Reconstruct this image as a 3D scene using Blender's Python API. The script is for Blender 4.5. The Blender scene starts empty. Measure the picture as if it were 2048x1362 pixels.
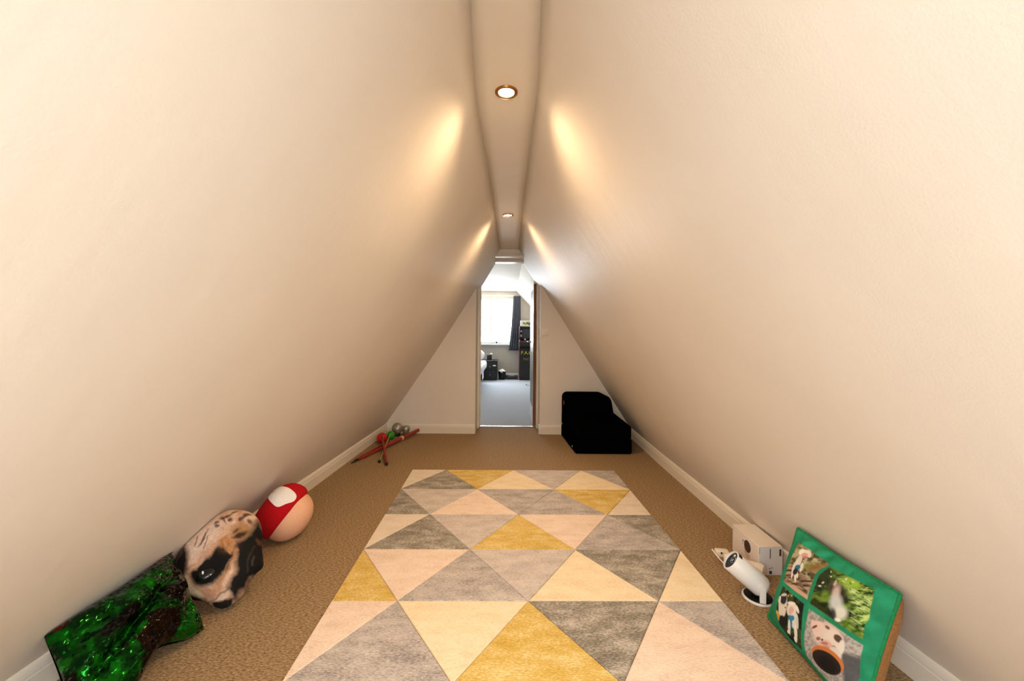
import bpy, bmesh, math, random
import numpy as np
from mathutils import Vector, Matrix

random.seed(7)
rng = np.random.default_rng(7)
scn = bpy.context.scene
COL = scn.collection

# ------------------------------------------------------------------ camera
EYE = 1.11                      # eye height in metres, the camera stands at x = y = 0
FPX = 797.0                     # focal length in pixels of a 2048 wide frame (14 mm on full frame)
ROLL = 0.0082
cam = bpy.data.cameras.new('camera')
cam.sensor_width = 36.0
cam.lens = 36.0 * FPX / 2048.0
cam.shift_x = 5.0 / 2048.0
cam.shift_y = -18.0 / 2048.0
cam.clip_start = 0.02
camo = bpy.data.objects.new('camera', cam)
COL.objects.link(camo)
camo.matrix_world = (Matrix.Translation((0, 0, EYE)) @ Matrix.Rotation(math.radians(90), 4, 'X')
                     @ Matrix.Rotation(ROLL, 4, 'Z'))
scn.camera = camo

# ------------------------------------------------------------------ world, daylight, exposure
scn.view_settings.view_transform = 'Standard'
scn.view_settings.look = 'None'
scn.view_settings.gamma = 1.0
scn.view_settings.use_curve_mapping = False
scn.view_settings.exposure = 0.0
world = bpy.data.worlds.new('sky')
scn.world = world
world.use_nodes = True
bg = world.node_tree.nodes['Background']
bg.inputs['Color'].default_value = (0.86, 0.93, 1.0, 1)
bg.inputs['Strength'].default_value = 3.0


def daylight(name, loc, rot, sx, sy, power, col):
    l = bpy.data.lights.new(name, 'AREA')
    l.shape = 'RECTANGLE'
    l.size = sx
    l.size_y = sy
    l.energy = power
    l.color = col
    o = bpy.data.objects.new(name, l)
    o.location = loc
    o.rotation_euler = rot
    COL.objects.link(o)
    return o


# daylight entering by an added gable window, unseen behind the camera, and by the bedroom window
daylight('added_gable_daylight', (-0.05, -1.35, 1.1), (math.radians(90), 0, 0), 0.95, 1.15, 21, (0.94, 0.97, 1.0))
for sd in (-1, 1):              # unseen roof windows behind the camera, added to brighten the near walls
    daylight('added_roof_daylight', (sd * 0.70 - .03, -0.58, 1.33), (0, sd * math.radians(56), 0), 0.8, 0.72, 28, (0.93, 0.965, 1.0))
daylight('daylight_bedroom_window', (-0.55, 9.72, 1.36), (math.radians(-90), 0, 0), 1.25, 1.05, 125, (0.84, 0.92, 1.0))


# ------------------------------------------------------------------ helpers
def srgb(*c):
    if len(c) == 1 and isinstance(c[0], str):
        s = c[0].lstrip('#')
        c = [int(s[i:i + 2], 16) for i in (0, 2, 4)]
    r = []
    for v in c[:3]:
        v = v / 255.0
        r.append(v / 12.92 if v <= 0.04045 else ((v + 0.055) / 1.055) ** 2.4)
    return tuple(r)


def at(px, py, d):
    """point of the photograph (px, py) at depth d -> world"""
    dx, dy = px - 1024, py - 681
    x0, y0 = dx + ROLL * dy, dy - ROLL * dx
    return Vector(((x0 + 5) * d / FPX, d, EYE - (y0 + 18) * d / FPX))


def fl(px, py, z=0.0):
    dx, dy = px - 1024, py - 681
    y0 = dy - ROLL * dx
    return at(px, py, FPX * (EYE - z) / (y0 + 18))


def to_px(p):
    """world points (n,3) -> photograph pixels"""
    p = np.asarray(p, float)
    x0 = p[..., 0] * FPX / p[..., 1] - 5
    y0 = (EYE - p[..., 2]) * FPX / p[..., 1] - 18
    return x0 - ROLL * y0 + 1024, y0 + ROLL * x0 + 681


def tag(o, label=None, cat=None, group=None, kind=None):
    if label:
        o['label'] = label
    if cat:
        o['category'] = cat
    if group:
        o['group'] = group
    if kind:
        o['kind'] = kind
    return o


def empty(name, loc, rz=0.0):
    o = bpy.data.objects.new(name, None)
    o.empty_display_size = 0.05
    o.location = loc
    o.rotation_euler = (0, 0, rz)
    COL.objects.link(o)
    bpy.context.view_layer.update()
    return o


def smooth_angle(me, deg=40):
    me.polygons.foreach_set('use_smooth', [True] * len(me.polygons))
    bm = bmesh.new()
    bm.from_mesh(me)
    lim = math.radians(deg)
    for e in bm.edges:
        if len(e.link_faces) == 2 and e.calc_face_angle(0) > lim:
            e.smooth = False
    bm.to_mesh(me)
    bm.free()


def link(name, me, mat, parent=None, smooth=None, world_space=True):
    """link a mesh whose vertices are in world space (or in the parent's space)"""
    if smooth:
        smooth_angle(me, smooth)
    o = bpy.data.objects.new(name, me)
    COL.objects.link(o)
    if mat is not None:
        me.materials.append(mat)
    if parent is not None:
        o.parent = parent
        if world_space:
            o.matrix_parent_inverse = parent.matrix_world.inverted()
    return o


class MB:
    """collects shapes into one mesh"""

    def __init__(self):
        self.bm = bmesh.new()

    def box(self, lo, hi, bevel=0.0, seg=2, M=None):
        x0, y0, z0 = lo
        x1, y1, z1 = hi
        r = bmesh.ops.create_cube(self.bm, size=1.0)
        vs = r['verts']
        for v in vs:
            v.co = Vector((x0 + (v.co.x + .5) * (x1 - x0), y0 + (v.co.y + .5) * (y1 - y0), z0 + (v.co.z + .5) * (z1 - z0)))
        if bevel > 0:
            es = list({e for v in vs for e in v.link_edges})
            rr = bmesh.ops.bevel(self.bm, geom=es, offset=bevel, segments=seg, affect='EDGES', profile=0.5)
            vs = list({v for f in rr['faces'] for v in f.verts} | {v for v in vs if v.is_valid})
        if M is not None:
            for v in vs:
                v.co = M @ v.co
        return self

    def lathe(self, prof, M=None, n=32, closed=False):
        """profile [(r,z)] turned about z"""
        M = M or Matrix.Identity(4)
        rings = []
        for r, z in prof:
            if r < 1e-6:
                rings.append([self.bm.verts.new(M @ Vector((0, 0, z)))])
            else:
                rings.append([self.bm.verts.new(M @ Vector((r * math.cos(2 * math.pi * i / n), r * math.sin(2 * math.pi * i / n), z))) for i in range(n)])
        pairs = list(zip(rings[:-1], rings[1:]))
        if closed:
            pairs.append((rings[-1], rings[0]))
        for a, b in pairs:
            for i in range(n):
                j = (i + 1) % n
                q = [a[i % len(a)], a[j % len(a)], b[j % len(b)], b[i % len(b)]]
                q = list(dict.fromkeys(q))
                if len(q) > 2:
                    self.bm.faces.new(q)
        return self

    def tube(self, pts, rad, n=10, cap=True):
        pts = [Vector(p) for p in pts]
        rads = rad if isinstance(rad, (list, tuple)) else [rad] * len(pts)
        rings = []
        up = Vector((0, 0, 1))
        for i, p in enumerate(pts):
            t = (pts[min(i + 1, len(pts) - 1)] - pts[max(i - 1, 0)]).normalized()
            ref = up if abs(t.dot(up)) < 0.95 else Vector((1, 0, 0))
            a = t.cross(ref).normalized()
            b = t.cross(a).normalized()
            rings.append([self.bm.verts.new(p + rads[i] * (math.cos(2 * math.pi * k / n) * a + math.sin(2 * math.pi * k / n) * b)) for k in range(n)])
        for a, b in zip(rings[:-1], rings[1:]):
            for i in range(n):
                self.bm.faces.new((a[i], a[(i + 1) % n], b[(i + 1) % n], b[i]))
        if cap:
            self.bm.faces.new(rings[0][::-1])
            self.bm.faces.new(rings[-1])
        return self

    def prism(self, poly, fn, d0, d1):
        """poly of 2d points, fn(u,v,d) -> 3d"""
        a = [self.bm.verts.new(fn(u, v, d0)) for u, v in poly]
        b = [self.bm.verts.new(fn(u, v, d1)) for u, v in poly]
        n = len(poly)
        self.bm.faces.new(a)
        self.bm.faces.new(b[::-1])
        for i in range(n):
            j = (i + 1) % n
            self.bm.faces.new((a[j], a[i], b[i], b[j]))
        return self

    def sphere(self, c, r, u=28, v=16, M=None):
        S = Matrix.Translation(Vector(c)) @ (M or Matrix.Identity(4))
        if not isinstance(r, (tuple, list)):
            r = (r, r, r)
        bmesh.ops.create_uvsphere(self.bm, u_segments=u, v_segments=v, radius=1.0,
                                  matrix=S @ Matrix.Diagonal((r[0], r[1], r[2], 1)))
        return self

    def sweep(self, path, prof, side):
        """extrude a profile [(out, z)] along a floor path; out is measured along side*(left normal)"""
        rows = []
        P = [Vector((p[0], p[1])) for p in path]
        for i, p in enumerate(P):
            t = (P[min(i + 1, len(P) - 1)] - P[max(i - 1, 0)]).normalized()
            nrm = Vector((-t.y, t.x)) * side
            rows.append([self.bm.verts.new((p.x + nrm.x * o, p.y + nrm.y * o, z)) for o, z in prof])
        m = len(prof)
        for a, b in zip(rows[:-1], rows[1:]):
            for i in range(m):
                j = (i + 1) % m
                self.bm.faces.new((a[i], a[j], b[j], b[i]))
        self.bm.faces.new(rows[0][::-1])
        self.bm.faces.new(rows[-1])
        return self

    def mesh(self, name):
        bmesh.ops.recalc_face_normals(self.bm, faces=self.bm.faces)
        me = bpy.data.meshes.new(name)
        self.bm.to_mesh(me)
        self.bm.free()
        return me

    def build(self, name, mat, parent=None, smooth=40, world_space=True):
        return link(name, self.mesh(name), mat, parent, smooth, world_space)


def grid_mesh(name, V, closed_u=False):
    """V (nu, nv, 3) -> mesh"""
    nu, nv = V.shape[:2]
    idx = np.arange(nu * nv).reshape(nu, nv)
    a = idx if closed_u else idx[:-1]
    b = np.roll(idx, -1, axis=0) if closed_u else idx[1:]
    F = np.stack([a[:, :-1], b[:, :-1], b[:, 1:], a[:, 1:]], -1).reshape(-1, 4)
    me = bpy.data.meshes.new(name)
    me.from_pydata(V.reshape(-1, 3).tolist(), [], F.tolist())
    return me


def set_colors(me, rgb):
    rgba = np.ones((len(me.vertices), 4), np.float32)
    rgba[:, :3] = rgb
    ca = me.color_attributes.new('print', 'FLOAT_COLOR', 'POINT')
    ca.data.foreach_set('color', rgba.ravel())


# ------------------------------------------------------------------ materials
def mat(name, col=(0.5, 0.5, 0.5), rough=0.6, metal=0.0, spec=0.5, emit=None, estr=0.0):
    m = bpy.data.materials.new(name)
    m.use_nodes = True
    b = m.node_tree.nodes['Principled BSDF']
    b.inputs['Base Color'].default_value = (*col, 1)
    b.inputs['Roughness'].default_value = rough
    b.inputs['Metallic'].default_value = metal
    b.inputs['Specular IOR Level'].default_value = spec
    if emit:
        b.inputs['Emission Color'].default_value = (*emit, 1)
        b.inputs['Emission Strength'].default_value = estr
    return m


def nodes(m):
    nt = m.node_tree
    return nt, nt.nodes, nt.links, nt.nodes['Principled BSDF']


def noise(nt, scale, detail=2.0, rough=0.5, stretch=None, coord='Object'):
    tc = nt.nodes.new('ShaderNodeTexCoord')
    n = nt.nodes.new('ShaderNodeTexNoise')
    n.inputs['Scale'].default_value = scale
    n.inputs['Detail'].default_value = detail
    n.inputs['Roughness'].default_value = rough
    if stretch:
        mp = nt.nodes.new('ShaderNodeMapping')
        mp.inputs['Scale'].default_value = stretch
        nt.links.new(tc.outputs[coord], mp.inputs['Vector'])
        nt.links.new(mp.outputs['Vector'], n.inputs['Vector'])
    else:
        nt.links.new(tc.outputs[coord], n.inputs['Vector'])
    return n


def ramp(nt, src, stops):
    r = nt.nodes.new('ShaderNodeValToRGB')
    els = r.color_ramp.elements
    while len(els) < len(stops):
        els.new(0.5)
    for e, (p, c) in zip(els, stops):
        e.position = p
        e.color = (*c, 1)
    nt.links.new(src, r.inputs['Fac'])
    return r


def bump(nt, src, strength, dist, prev=None):
    b = nt.nodes.new('ShaderNodeBump')
    b.inputs['Strength'].default_value = strength
    b.inputs['Distance'].default_value = dist
    nt.links.new(src, b.inputs['Height'])
    if prev:
        nt.links.new(prev.outputs['Normal'], b.inputs['Normal'])
    return b


def speckled(name, c0, c1, scale, rough=0.9, bstr=0.5, bdist=0.003, stretch=None, detail=3.0, lo=0.35, hi=0.65, spec=0.2):
    m = mat(name, c0, rough, spec=spec)
    nt, N, L, b = nodes(m)
    n = noise(nt, scale, detail, 0.6, stretch)
    r = ramp(nt, n.outputs['Fac'], [(lo, c0), (hi, c1)])
    L.new(r.outputs['Color'], b.inputs['Base Color'])
    if bstr:
        bp = bump(nt, n.outputs['Fac'], bstr, bdist)
        L.new(bp.outputs['Normal'], b.inputs['Normal'])
    return m


def plaster(name, col, rough, wavy=0.0):
    m = mat(name, col, rough, spec=0.22)
    nt, N, L, b = nodes(m)
    n1 = noise(nt, 190, 3, 0.55)
    b1 = bump(nt, n1.outputs['Fac'], 0.25, 0.0015)
    n2 = noise(nt, 9, 2, 0.5, (0.4, 1.7, 0.4))
    b2 = bump(nt, n2.outputs['Fac'], wavy, 0.02, b1)
    L.new(b2.outputs['Normal'], b.inputs['Normal'])
    n3 = noise(nt, 3, 3, 0.5)
    c1 = tuple(v * 0.97 for v in col)
    r = ramp(nt, n3.outputs['Fac'], [(0.35, c1), (0.65, col)])
    L.new(r.outputs['Color'], b.inputs['Base Color'])
    return m


def printed(name, rough=0.75, weave=900, spec=0.25):
    m = mat(name, (1, 1, 1), rough, spec=spec)
    nt, N, L, b = nodes(m)
    a = N.new('ShaderNodeVertexColor')
    a.layer_name = 'print'
    L.new(a.outputs['Color'], b.inputs['Base Color'])
    if weave:
        n = noise(nt, weave, 2, 0.5)
        bp = bump(nt, n.outputs['Fac'], 0.25, 0.0008)
        L.new(bp.outputs['Normal'], b.inputs['Normal'])
    return m


WALL = srgb(236, 227, 214)
M = {}
M['wall'] = plaster('cream_wall_paint', WALL, 0.5, 0.08)
M['wall_flat'] = plaster('cream_matt_paint', WALL, 0.6, 0.04)
M['ceiling'] = plaster('ceiling_paint', srgb(240, 230, 214), 0.6, 0.05)
M['bed_wall'] = plaster('bedroom_wall_paint', srgb(206, 198, 186), 0.7, 0.02)
M['bed_ceiling'] = plaster('bedroom_ceiling_paint', srgb(246, 234, 214), 0.7, 0.02)
M['gloss'] = mat('white_gloss_trim', srgb(236, 226, 208), 0.3)
M['white_gloss'] = mat('white_gloss_paint', srgb(242, 242, 240), 0.3)
M['carpet'] = speckled('tan_loop_carpet', srgb(108, 84, 56), srgb(196, 164, 122), 150, 0.95, 0.9, 0.005, (0.55, 1.4, 1), 4, 0.33, 0.68)
M['bed_carpet'] = speckled('grey_carpet', srgb(158, 164, 174), srgb(190, 196, 206), 90, 0.95, 0.6, 0.004)
M['wood'] = speckled('brown_door_edge', srgb(112, 70, 40), srgb(140, 92, 54), 20, 0.5, 0.1, 0.001, (1, 1, 0.08))
M['brass'] = mat('bronze_ring', srgb(178, 128, 72), 0.28, 1.0)
M['lens'] = mat('lamp_lens', (1, 1, 1), 0.3, emit=(1.0, 0.86, 0.62), estr=14)
M['black_fabric'] = speckled('black_fabric', srgb(3, 3, 4), srgb(7, 7, 9), 300, 1.0, 0.3, 0.002, spec=0.0)
M['black'] = mat('black_plastic', srgb(14, 14, 15), 0.4)
M['black_gloss'] = mat('black_glossy', srgb(4, 4, 5), 0.45, spec=0.2)
M['dark'] = mat('dark_laminate', srgb(26, 27, 30), 0.5)
M['white_plastic'] = mat('white_plastic', srgb(236, 234, 230), 0.35)
M['cream_plastic'] = mat('cream_plastic', srgb(232, 220, 200), 0.4)
M['grey_plastic'] = mat('grey_plastic', srgb(150, 150, 150), 0.4)
M['card'] = mat('white_carton', srgb(232, 218, 204), 0.6)
M['card_label'] = mat('white_label', srgb(222, 220, 218), 0.55)
M['ink'] = mat('dark_ink', srgb(52, 48, 46), 0.7)
M['ink_soft'] = mat('grey_ink', srgb(150, 130, 118), 0.7)
M['lens_brown'] = mat('printed_lens', srgb(66, 48, 42), 0.5)
M['red_plastic'] = mat('red_plastic', srgb(196, 22, 22), 0.35)
M['dark_red'] = mat('red_pole', srgb(150, 34, 22), 0.45)
M['green_plastic'] = mat('green_plastic', srgb(34, 148, 30), 0.35)
M['olive'] = mat('olive_rod', srgb(168, 150, 82), 0.5)
M['silver'] = mat('dull_silver', srgb(176, 170, 156), 0.42, 0.75)
M['red_cloth'] = speckled('red_velour', srgb(168, 8, 18), srgb(196, 18, 28), 260, 0.95, 0.3, 0.002)
M['peach_cloth'] = speckled('peach_velour', srgb(232, 176, 140), srgb(242, 190, 154), 260, 0.95, 0.3, 0.002)
M['white_cloth'] = speckled('white_velour', srgb(236, 230, 224), srgb(248, 244, 240), 260, 0.95, 0.3, 0.002)
M['curtain'] = speckled('slate_curtain', srgb(76, 80, 90), srgb(96, 100, 110), 120, 0.9, 0.2, 0.002)
M['bedding'] = speckled('white_bedding', srgb(226, 230, 238), srgb(244, 246, 250), 30, 0.9, 0.3, 0.004)
M['red'] = mat('red_edging', srgb(150, 26, 34), 0.4)
M['screen'] = mat('dark_screen', srgb(70, 72, 78), 0.25)
M['yellow'] = mat('yellow_print', srgb(224, 206, 60), 0.6)
M['tan_cloth'] = speckled('tan_suedette', srgb(140, 98, 58), srgb(162, 116, 70), 220, 0.95, 0.3, 0.002)
M['metal_strip'] = mat('threshold_metal', srgb(214, 214, 210), 0.3, 0.9)
M['glass_eye'] = mat('glossy_eye', srgb(16, 16, 18), 0.08)
M['print'] = printed('printed_fabric')
M['pug_print'] = printed('printed_plush', 0.8, 600)


def glass_mat():
    m = bpy.data.materials.new('window_glass')
    m.use_nodes = True
    nt = m.node_tree
    for n in list(nt.nodes):
        if n.type == 'BSDF_PRINCIPLED':
            nt.nodes.remove(n)
    out = [n for n in nt.nodes if n.type == 'OUTPUT_MATERIAL'][0]
    mix = nt.nodes.new('ShaderNodeMixShader')
    t = nt.nodes.new('ShaderNodeBsdfTransparent')
    g = nt.nodes.new('ShaderNodeBsdfGlossy')
    g.inputs['Roughness'].default_value = 0.02
    mix.inputs['Fac'].default_value = 0.05
    nt.links.new(t.outputs[0], mix.inputs[1])
    nt.links.new(g.outputs[0], mix.inputs[2])
    nt.links.new(mix.outputs[0], out.inputs['Surface'])
    return m


M['glass'] = glass_mat()


def sequin_mat():
    m = printed('sequins', 0.16, 0, 0.6)
    nt, N, L, b = nodes(m)
    b.inputs['Metallic'].default_value = 0.9
    tc = N.new('ShaderNodeTexCoord')
    v = N.new('ShaderNodeTexVoronoi')
    v.inputs['Scale'].default_value = 130
    L.new(tc.outputs['Object'], v.inputs['Vector'])
    sub = N.new('ShaderNodeVectorMath')
    sub.operation = 'SUBTRACT'
    sub.inputs[1].default_value = (0.5, 0.5, 0.5)
    L.new(v.outputs['Color'], sub.inputs[0])
    sc = N.new('ShaderNodeVectorMath')
    sc.operation = 'SCALE'
    sc.inputs['Scale'].default_value = 0.65
    L.new(sub.outputs[0], sc.inputs[0])
    geo = N.new('ShaderNodeNewGeometry')
    add = N.new('ShaderNodeVectorMath')
    add.operation = 'ADD'
    L.new(geo.outputs['Normal'], add.inputs[0])
    L.new(sc.outputs[0], add.inputs[1])
    nm = N.new('ShaderNodeVectorMath')
    nm.operation = 'NORMALIZE'
    L.new(add.outputs[0], nm.inputs[0])
    L.new(nm.outputs[0], b.inputs['Normal'])
    return m


M['sequins'] = sequin_mat()

# ------------------------------------------------------------------ setting: corridor
Y_BACK, Y_END, Y_DOOR, H_CEIL, BASE_H = -1.2, 4.324, 4.655, 2.0, 0.1


def foot_l(y):
    return float(np.interp(y, [-2.2, 1.14, 2.6, 4.31, 4.66], [-1.46, -1.419, -1.378, -1.318, -1.308]))


def foot_r(y):
    return float(np.interp(y, [-2.2, 0.6, 1.16, 1.31, 2.1, 3.3, 4.3, 4.66], [1.36, 1.34, 1.315, 1.304, 1.275, 1.27, 1.285, 1.288]))


YS_ = np.linspace(-2.2, 4.8, 701)


def smoothed(v, n=61):
    w = np.hanning(n)
    return np.convolve(np.pad(v, n // 2, mode='edge'), w / w.sum(), 'valid')


EL_ = smoothed(np.interp(YS_, [-2.2, 1.0, 1.3, 1.6, 2.2, 4.08, 4.66], [-.105, -.105, -.126, -.136, -.118, -.112, -.112]))
ER_ = smoothed(np.interp(YS_, [-2.2, 1.0, 1.47, 1.89, 2.6, 4.08, 4.66], [.074, .074, .098, .090, .087, .099, .099]))


def edge_l(y):
    return float(np.interp(y, YS_, EL_))


def edge_r(y):
    return float(np.interp(y, YS_, ER_))


SK = 0.014                     # baseboard thickness


def slope_x(y, z, side):
    t = (z - BASE_H) / (H_CEIL - BASE_H)
    if side < 0:
        a, b = foot_l(y) - SK, edge_l(y)
        bow = 0.03 * math.sin(math.pi * min(max(t, 0), 1))
        return a + (b - a) * t + bow
    a, b = foot_r(y) + SK, edge_r(y)
    bow = 0.004 * math.sin(math.pi * min(max(t, 0), 1))
    return a + (b - a) * t - bow


def slope(name, side, label):
    ys = np.linspace(Y_BACK, Y_DOOR, 100)
    ts = np.linspace(0, 1, 34)
    V = np.zeros((len(ys), len(ts) + 1, 3))
    for i, y in enumerate(ys):
        V[i, 0] = (slope_x(y, BASE_H, side), y, -0.02)
        for j, t in enumerate(ts):
            z = BASE_H + t * (H_CEIL - BASE_H)
            V[i, j + 1] = (slope_x(y, z, side), y, z)
    me = grid_mesh(name, V)
    bm = bmesh.new()
    bm.from_mesh(me)
    cut = [f for f in bm.faces if -.97 < f.calc_center_median().y < -.19 and .95 < f.calc_center_median().z < 1.65]
    bmesh.ops.delete(bm, geom=cut, context='FACES')          # opening of the added roof window
    bm.to_mesh(me)
    bm.free()
    o = link(name, me, M['wall'], smooth=30)
    sol = o.modifiers.new('thickness', 'SOLIDIFY')
    sol.thickness = 0.03
    sol.offset = 1.0 if side > 0 else -1.0
    return tag(o, label, 'wall', kind='structure')


slope('wall_left', -1, 'cream sloping attic wall above the sequin cushion')
slope('wall_right', 1, 'cream sloping attic wall above the green photo cushion')

# narrow flat ceiling
ys = np.linspace(Y_BACK, Y_DOOR, 90)
V = np.array([[(edge_l(y) + (edge_r(y) - edge_l(y)) * s, y, H_CEIL) for s in np.linspace(-0.02, 1.02, 5)] for y in ys])
o = link('ceiling', grid_mesh('ceiling', V), M['ceiling'], smooth=30)
sol = o.modifiers.new('thickness', 'SOLIDIFY')
sol.thickness = 0.03
sol.offset = -1.0
tag(o, 'narrow flat ceiling strip with recessed downlights', 'ceiling', kind='structure')

# floor of the corridor
mb = MB()
mb.box((-1.7, Y_BACK - .15, -0.06), (1.6, 4.64, 0.0))
tag(mb.build('floor', M['carpet'], smooth=None), 'tan looped carpet of the attic corridor', 'floor', kind='structure')

# end wall with the doorway (opening follows the slopes at its top)
XA, XB, ZT = -0.365, 0.335, 1.925
fxz = lambda u, v, d: (u, d, v)
mb = MB()
mb.prism([(-2.6, -.02), (XA, -.02), (XA, 1.655), (-.205, ZT), (-.205, 2.6), (-2.6, 2.6)], fxz, Y_END, Y_DOOR)
mb.prism([(-.205, ZT), (.192, ZT), (.192, 2.6), (-.205, 2.6)], fxz, Y_END, Y_DOOR)
mb.prism([(2.6, -.02), (XB, -.02), (XB, 1.69), (.192, ZT), (.192, 2.6), (2.6, 2.6)], fxz, Y_END, Y_DOOR)
tag(mb.build('wall_end', M['wall_flat'], smooth=None), 'cream triangular end wall with the doorway', 'wall', kind='structure')

# wall behind the camera; its gable window is added to light the near walls
wy0, wy1 = Y_BACK - .12, Y_BACK
wx0, wx1, wz0, wz1 = -.53, .43, .52, 1.68
mb = MB()
mb.prism([(-1.8, -.05), (1.8, -.05), (1.8, wz0), (-1.8, wz0)], fxz, wy0, wy1)
mb.prism([(-1.8, wz1), (1.8, wz1), (1.8, 2.3), (-1.8, 2.3)], fxz, wy0, wy1)
mb.prism([(-1.8, wz0), (wx0, wz0), (wx0, wz1), (-1.8, wz1)], fxz, wy0, wy1)
mb.prism([(wx1, wz0), (1.8, wz0), (1.8, wz1), (wx1, wz1)], fxz, wy0, wy1)
tag(mb.build('wall_back', M['wall_flat'], smooth=None), 'cream gable wall with a small added window opposite the doorway', 'wall', kind='structure')


def window(name, x0, x1, z0, z1, yf, mull, label, th=0.05, sill=None):
    w = empty(name, ((x0 + x1) / 2, yf, z0))
    tag(w, label, 'window', kind='structure')
    fr = 0.055
    mb = MB()
    for lo, hi in (((x0, yf - th / 2, z0), (x0 + fr, yf + th / 2, z1)), ((x1 - fr, yf - th / 2, z0), (x1, yf + th / 2, z1)),
                   ((x0 + fr, yf - th / 2, z0), (x1 - fr, yf + th / 2, z0 + fr)), ((x0 + fr, yf - th / 2, z1 - fr), (x1 - fr, yf + th / 2, z1))):
        mb.box(lo, hi, 0.006, 1)
    mb.build('window_frame', M['white_gloss'], w)
    xs = [x0 + fr] + mull + [x1 - fr]
    for m_ in mull:
        MB().box((m_ - .03, yf - th / 2, z0 + fr), (m_ + .03, yf + th / 2, z1 - fr), 0.005, 1).build('mullion', M['white_gloss'], w)
    for a, b in zip(xs[:-1], xs[1:]):
        MB().box((a, yf - .003, z0 + fr), (b, yf + .003, z1 - fr)).build('pane', M['glass'], w, smooth=None)
    if sill:
        MB().box(*sill, 0.008, 2).build('window_sill', M['white_gloss'], w)
    return w


window('added_gable_window', wx0, wx1, wz0, wz1, Y_BACK - .07, [-.05], 'added white framed gable window opposite the doorway',  # unseen window, added as a daylight source for the corridor
       sill=((wx0 - .04, Y_BACK - .06, wz0 - .03), (wx1 + .04, Y_BACK + .08, wz0)))

def added_roof_window(name, side, label):  # unseen skylight, added to let light onto the near slopes
    za, zb, ya, yb = .95, 1.65, -.97, -.19
    A_, B_ = Vector((slope_x(-.58, za, side), 0, za)), Vector((slope_x(-.58, zb, side), 0, zb))
    v = (B_ - A_).normalized()
    n = Vector((-side * abs(v.z), 0, -abs(v.x)))
    L_ = (B_ - A_).length
    Mx = Matrix(((v.x, 0, n.x, A_.x), (0, 1, 0, 0), (v.z, 0, n.z, A_.z), (0, 0, 0, 1)))
    w = empty(name, (A_.x, -.58, za))
    tag(w, label, 'window', kind='structure')
    mb = MB()
    f_ = .07
    for lo, hi in (((-f_, ya - f_, -.045), (.02, yb + f_, .012)), ((L_ - .02, ya - f_, -.045), (L_ + f_, yb + f_, .012)),
                   ((.02, ya - f_, -.045), (L_ - .02, ya + .02, .012)), ((.02, yb - .02, -.045), (L_ - .02, yb + f_, .012))):
        mb.box(lo, hi, .004, 1, M=Mx)
    mb.build('window_frame', M['white_gloss'], w)
    MB().box((.02, ya + .02, -.03), (L_ - .02, yb - .02, -.024), M=Mx).build('pane', M['glass'], w, smooth=None)


added_roof_window('added_roof_window_left', -1, 'added white roof window in the sloping wall on the sequin cushion side')
added_roof_window('added_roof_window_right', 1, 'added white roof window in the sloping wall on the photo cushion side')

# baseboards, moulded
prof = [(0.0, 0.0), (SK, 0.0), (SK, 0.066), (0.0105, 0.0685), (0.0105, 0.0715), (0.0125, 0.074), (0.0115, 0.086), (0.007, 0.096), (0.003, 0.1), (0.0, 0.1)]
pathl = [(foot_l(y) - SK, y) for y in np.linspace(Y_BACK, Y_END, 40)]
pathr = [(foot_r(y) + SK, y) for y in np.linspace(Y_BACK, Y_END, 40)]
tag(MB().sweep(pathl, prof, -1).build('baseboard_left', M['gloss'], smooth=25), 'cream moulded baseboard behind the plush toys', 'baseboard', kind='structure')
tag(MB().sweep(pathr, prof, 1).build('baseboard_right', M['gloss'], smooth=25), 'cream moulded baseboard behind the carton and photo cushion', 'baseboard', kind='structure')
tag(MB().sweep([(foot_l(Y_END), Y_END), (XA, Y_END), ], prof, -1).build('baseboard_end', M['gloss'], smooth=25), 'cream moulded baseboard beside the coloured balls on the end wall', 'baseboard', kind='structure')
tag(MB().sweep([(XB, Y_END), (foot_r(Y_END), Y_END)], prof, -1).build('baseboard_doorside', M['gloss'], smooth=25), 'cream moulded baseboard behind the black foam chair', 'baseboard', kind='structure')

# door lining in the reveal, head mouldings, threshold strip
mb = MB()
mb.box((XA, 4.56, 0), (XA + .026, Y_DOOR, 1.66), .003, 1)
mb.box((XA + .026, 4.60, 0), (XA + .036, Y_DOOR - .02, 1.66), .002, 1)
tag(mb.build('trim_1', M['gloss']), 'cream door lining post on the side of the coloured balls', 'door frame', kind='structure')
mb = MB()
mb.box((XB - .022, 4.56, 0), (XB, Y_DOOR, 1.68), .003, 1)
tag(mb.build('trim_2', M['gloss']), 'cream door lining post on the hinge side', 'door frame', kind='structure')
mb = MB()
mb.box((-.22, 4.56, ZT - .022), (.21, Y_DOOR, ZT), .003, 1)
mb.box((-.2, 4.302, ZT - .01), (.19, Y_END + .002, ZT + .016), .004, 2)
tag(mb.build('trim_3', M['gloss']), 'cream head lining over the doorway', 'door frame', kind='structure')
mb = MB()
mb.box((XA, 4.632, 0.0), (XB, 4.668, 0.006), .002, 1)
tag(mb.build('trim_4', M['metal_strip']), 'thin metal carpet strip across the doorway', 'threshold', kind='structure')
mb = MB()
mb.box((XB - .012, Y_END - .02, 0.0), (XB + .003, Y_END + .01, .108), .003, 1)
tag(mb.build('trim_5', M['white_gloss']), 'white baseboard end block at the hinge side corner', 'trim', kind='structure')

# door leaf, hinged at the right lining and standing open into the bedroom
door = empty('door_1', (0.296, Y_DOOR + .01, 0))
tag(door, 'open panelled door with a brown edge standing into the bedroom', 'door', kind='structure')
dx0, dx1, dy0 = 0.279, 0.313, Y_DOOR + .008
fyz = lambda u, v, d: (d, dy0 + u, v)
leaf_top = lambda u: float(np.interp(u, [0, .14, .53, .67], [1.67, 1.89, 1.89, 1.63]))
mb = MB()
W_ = 0.67


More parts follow.
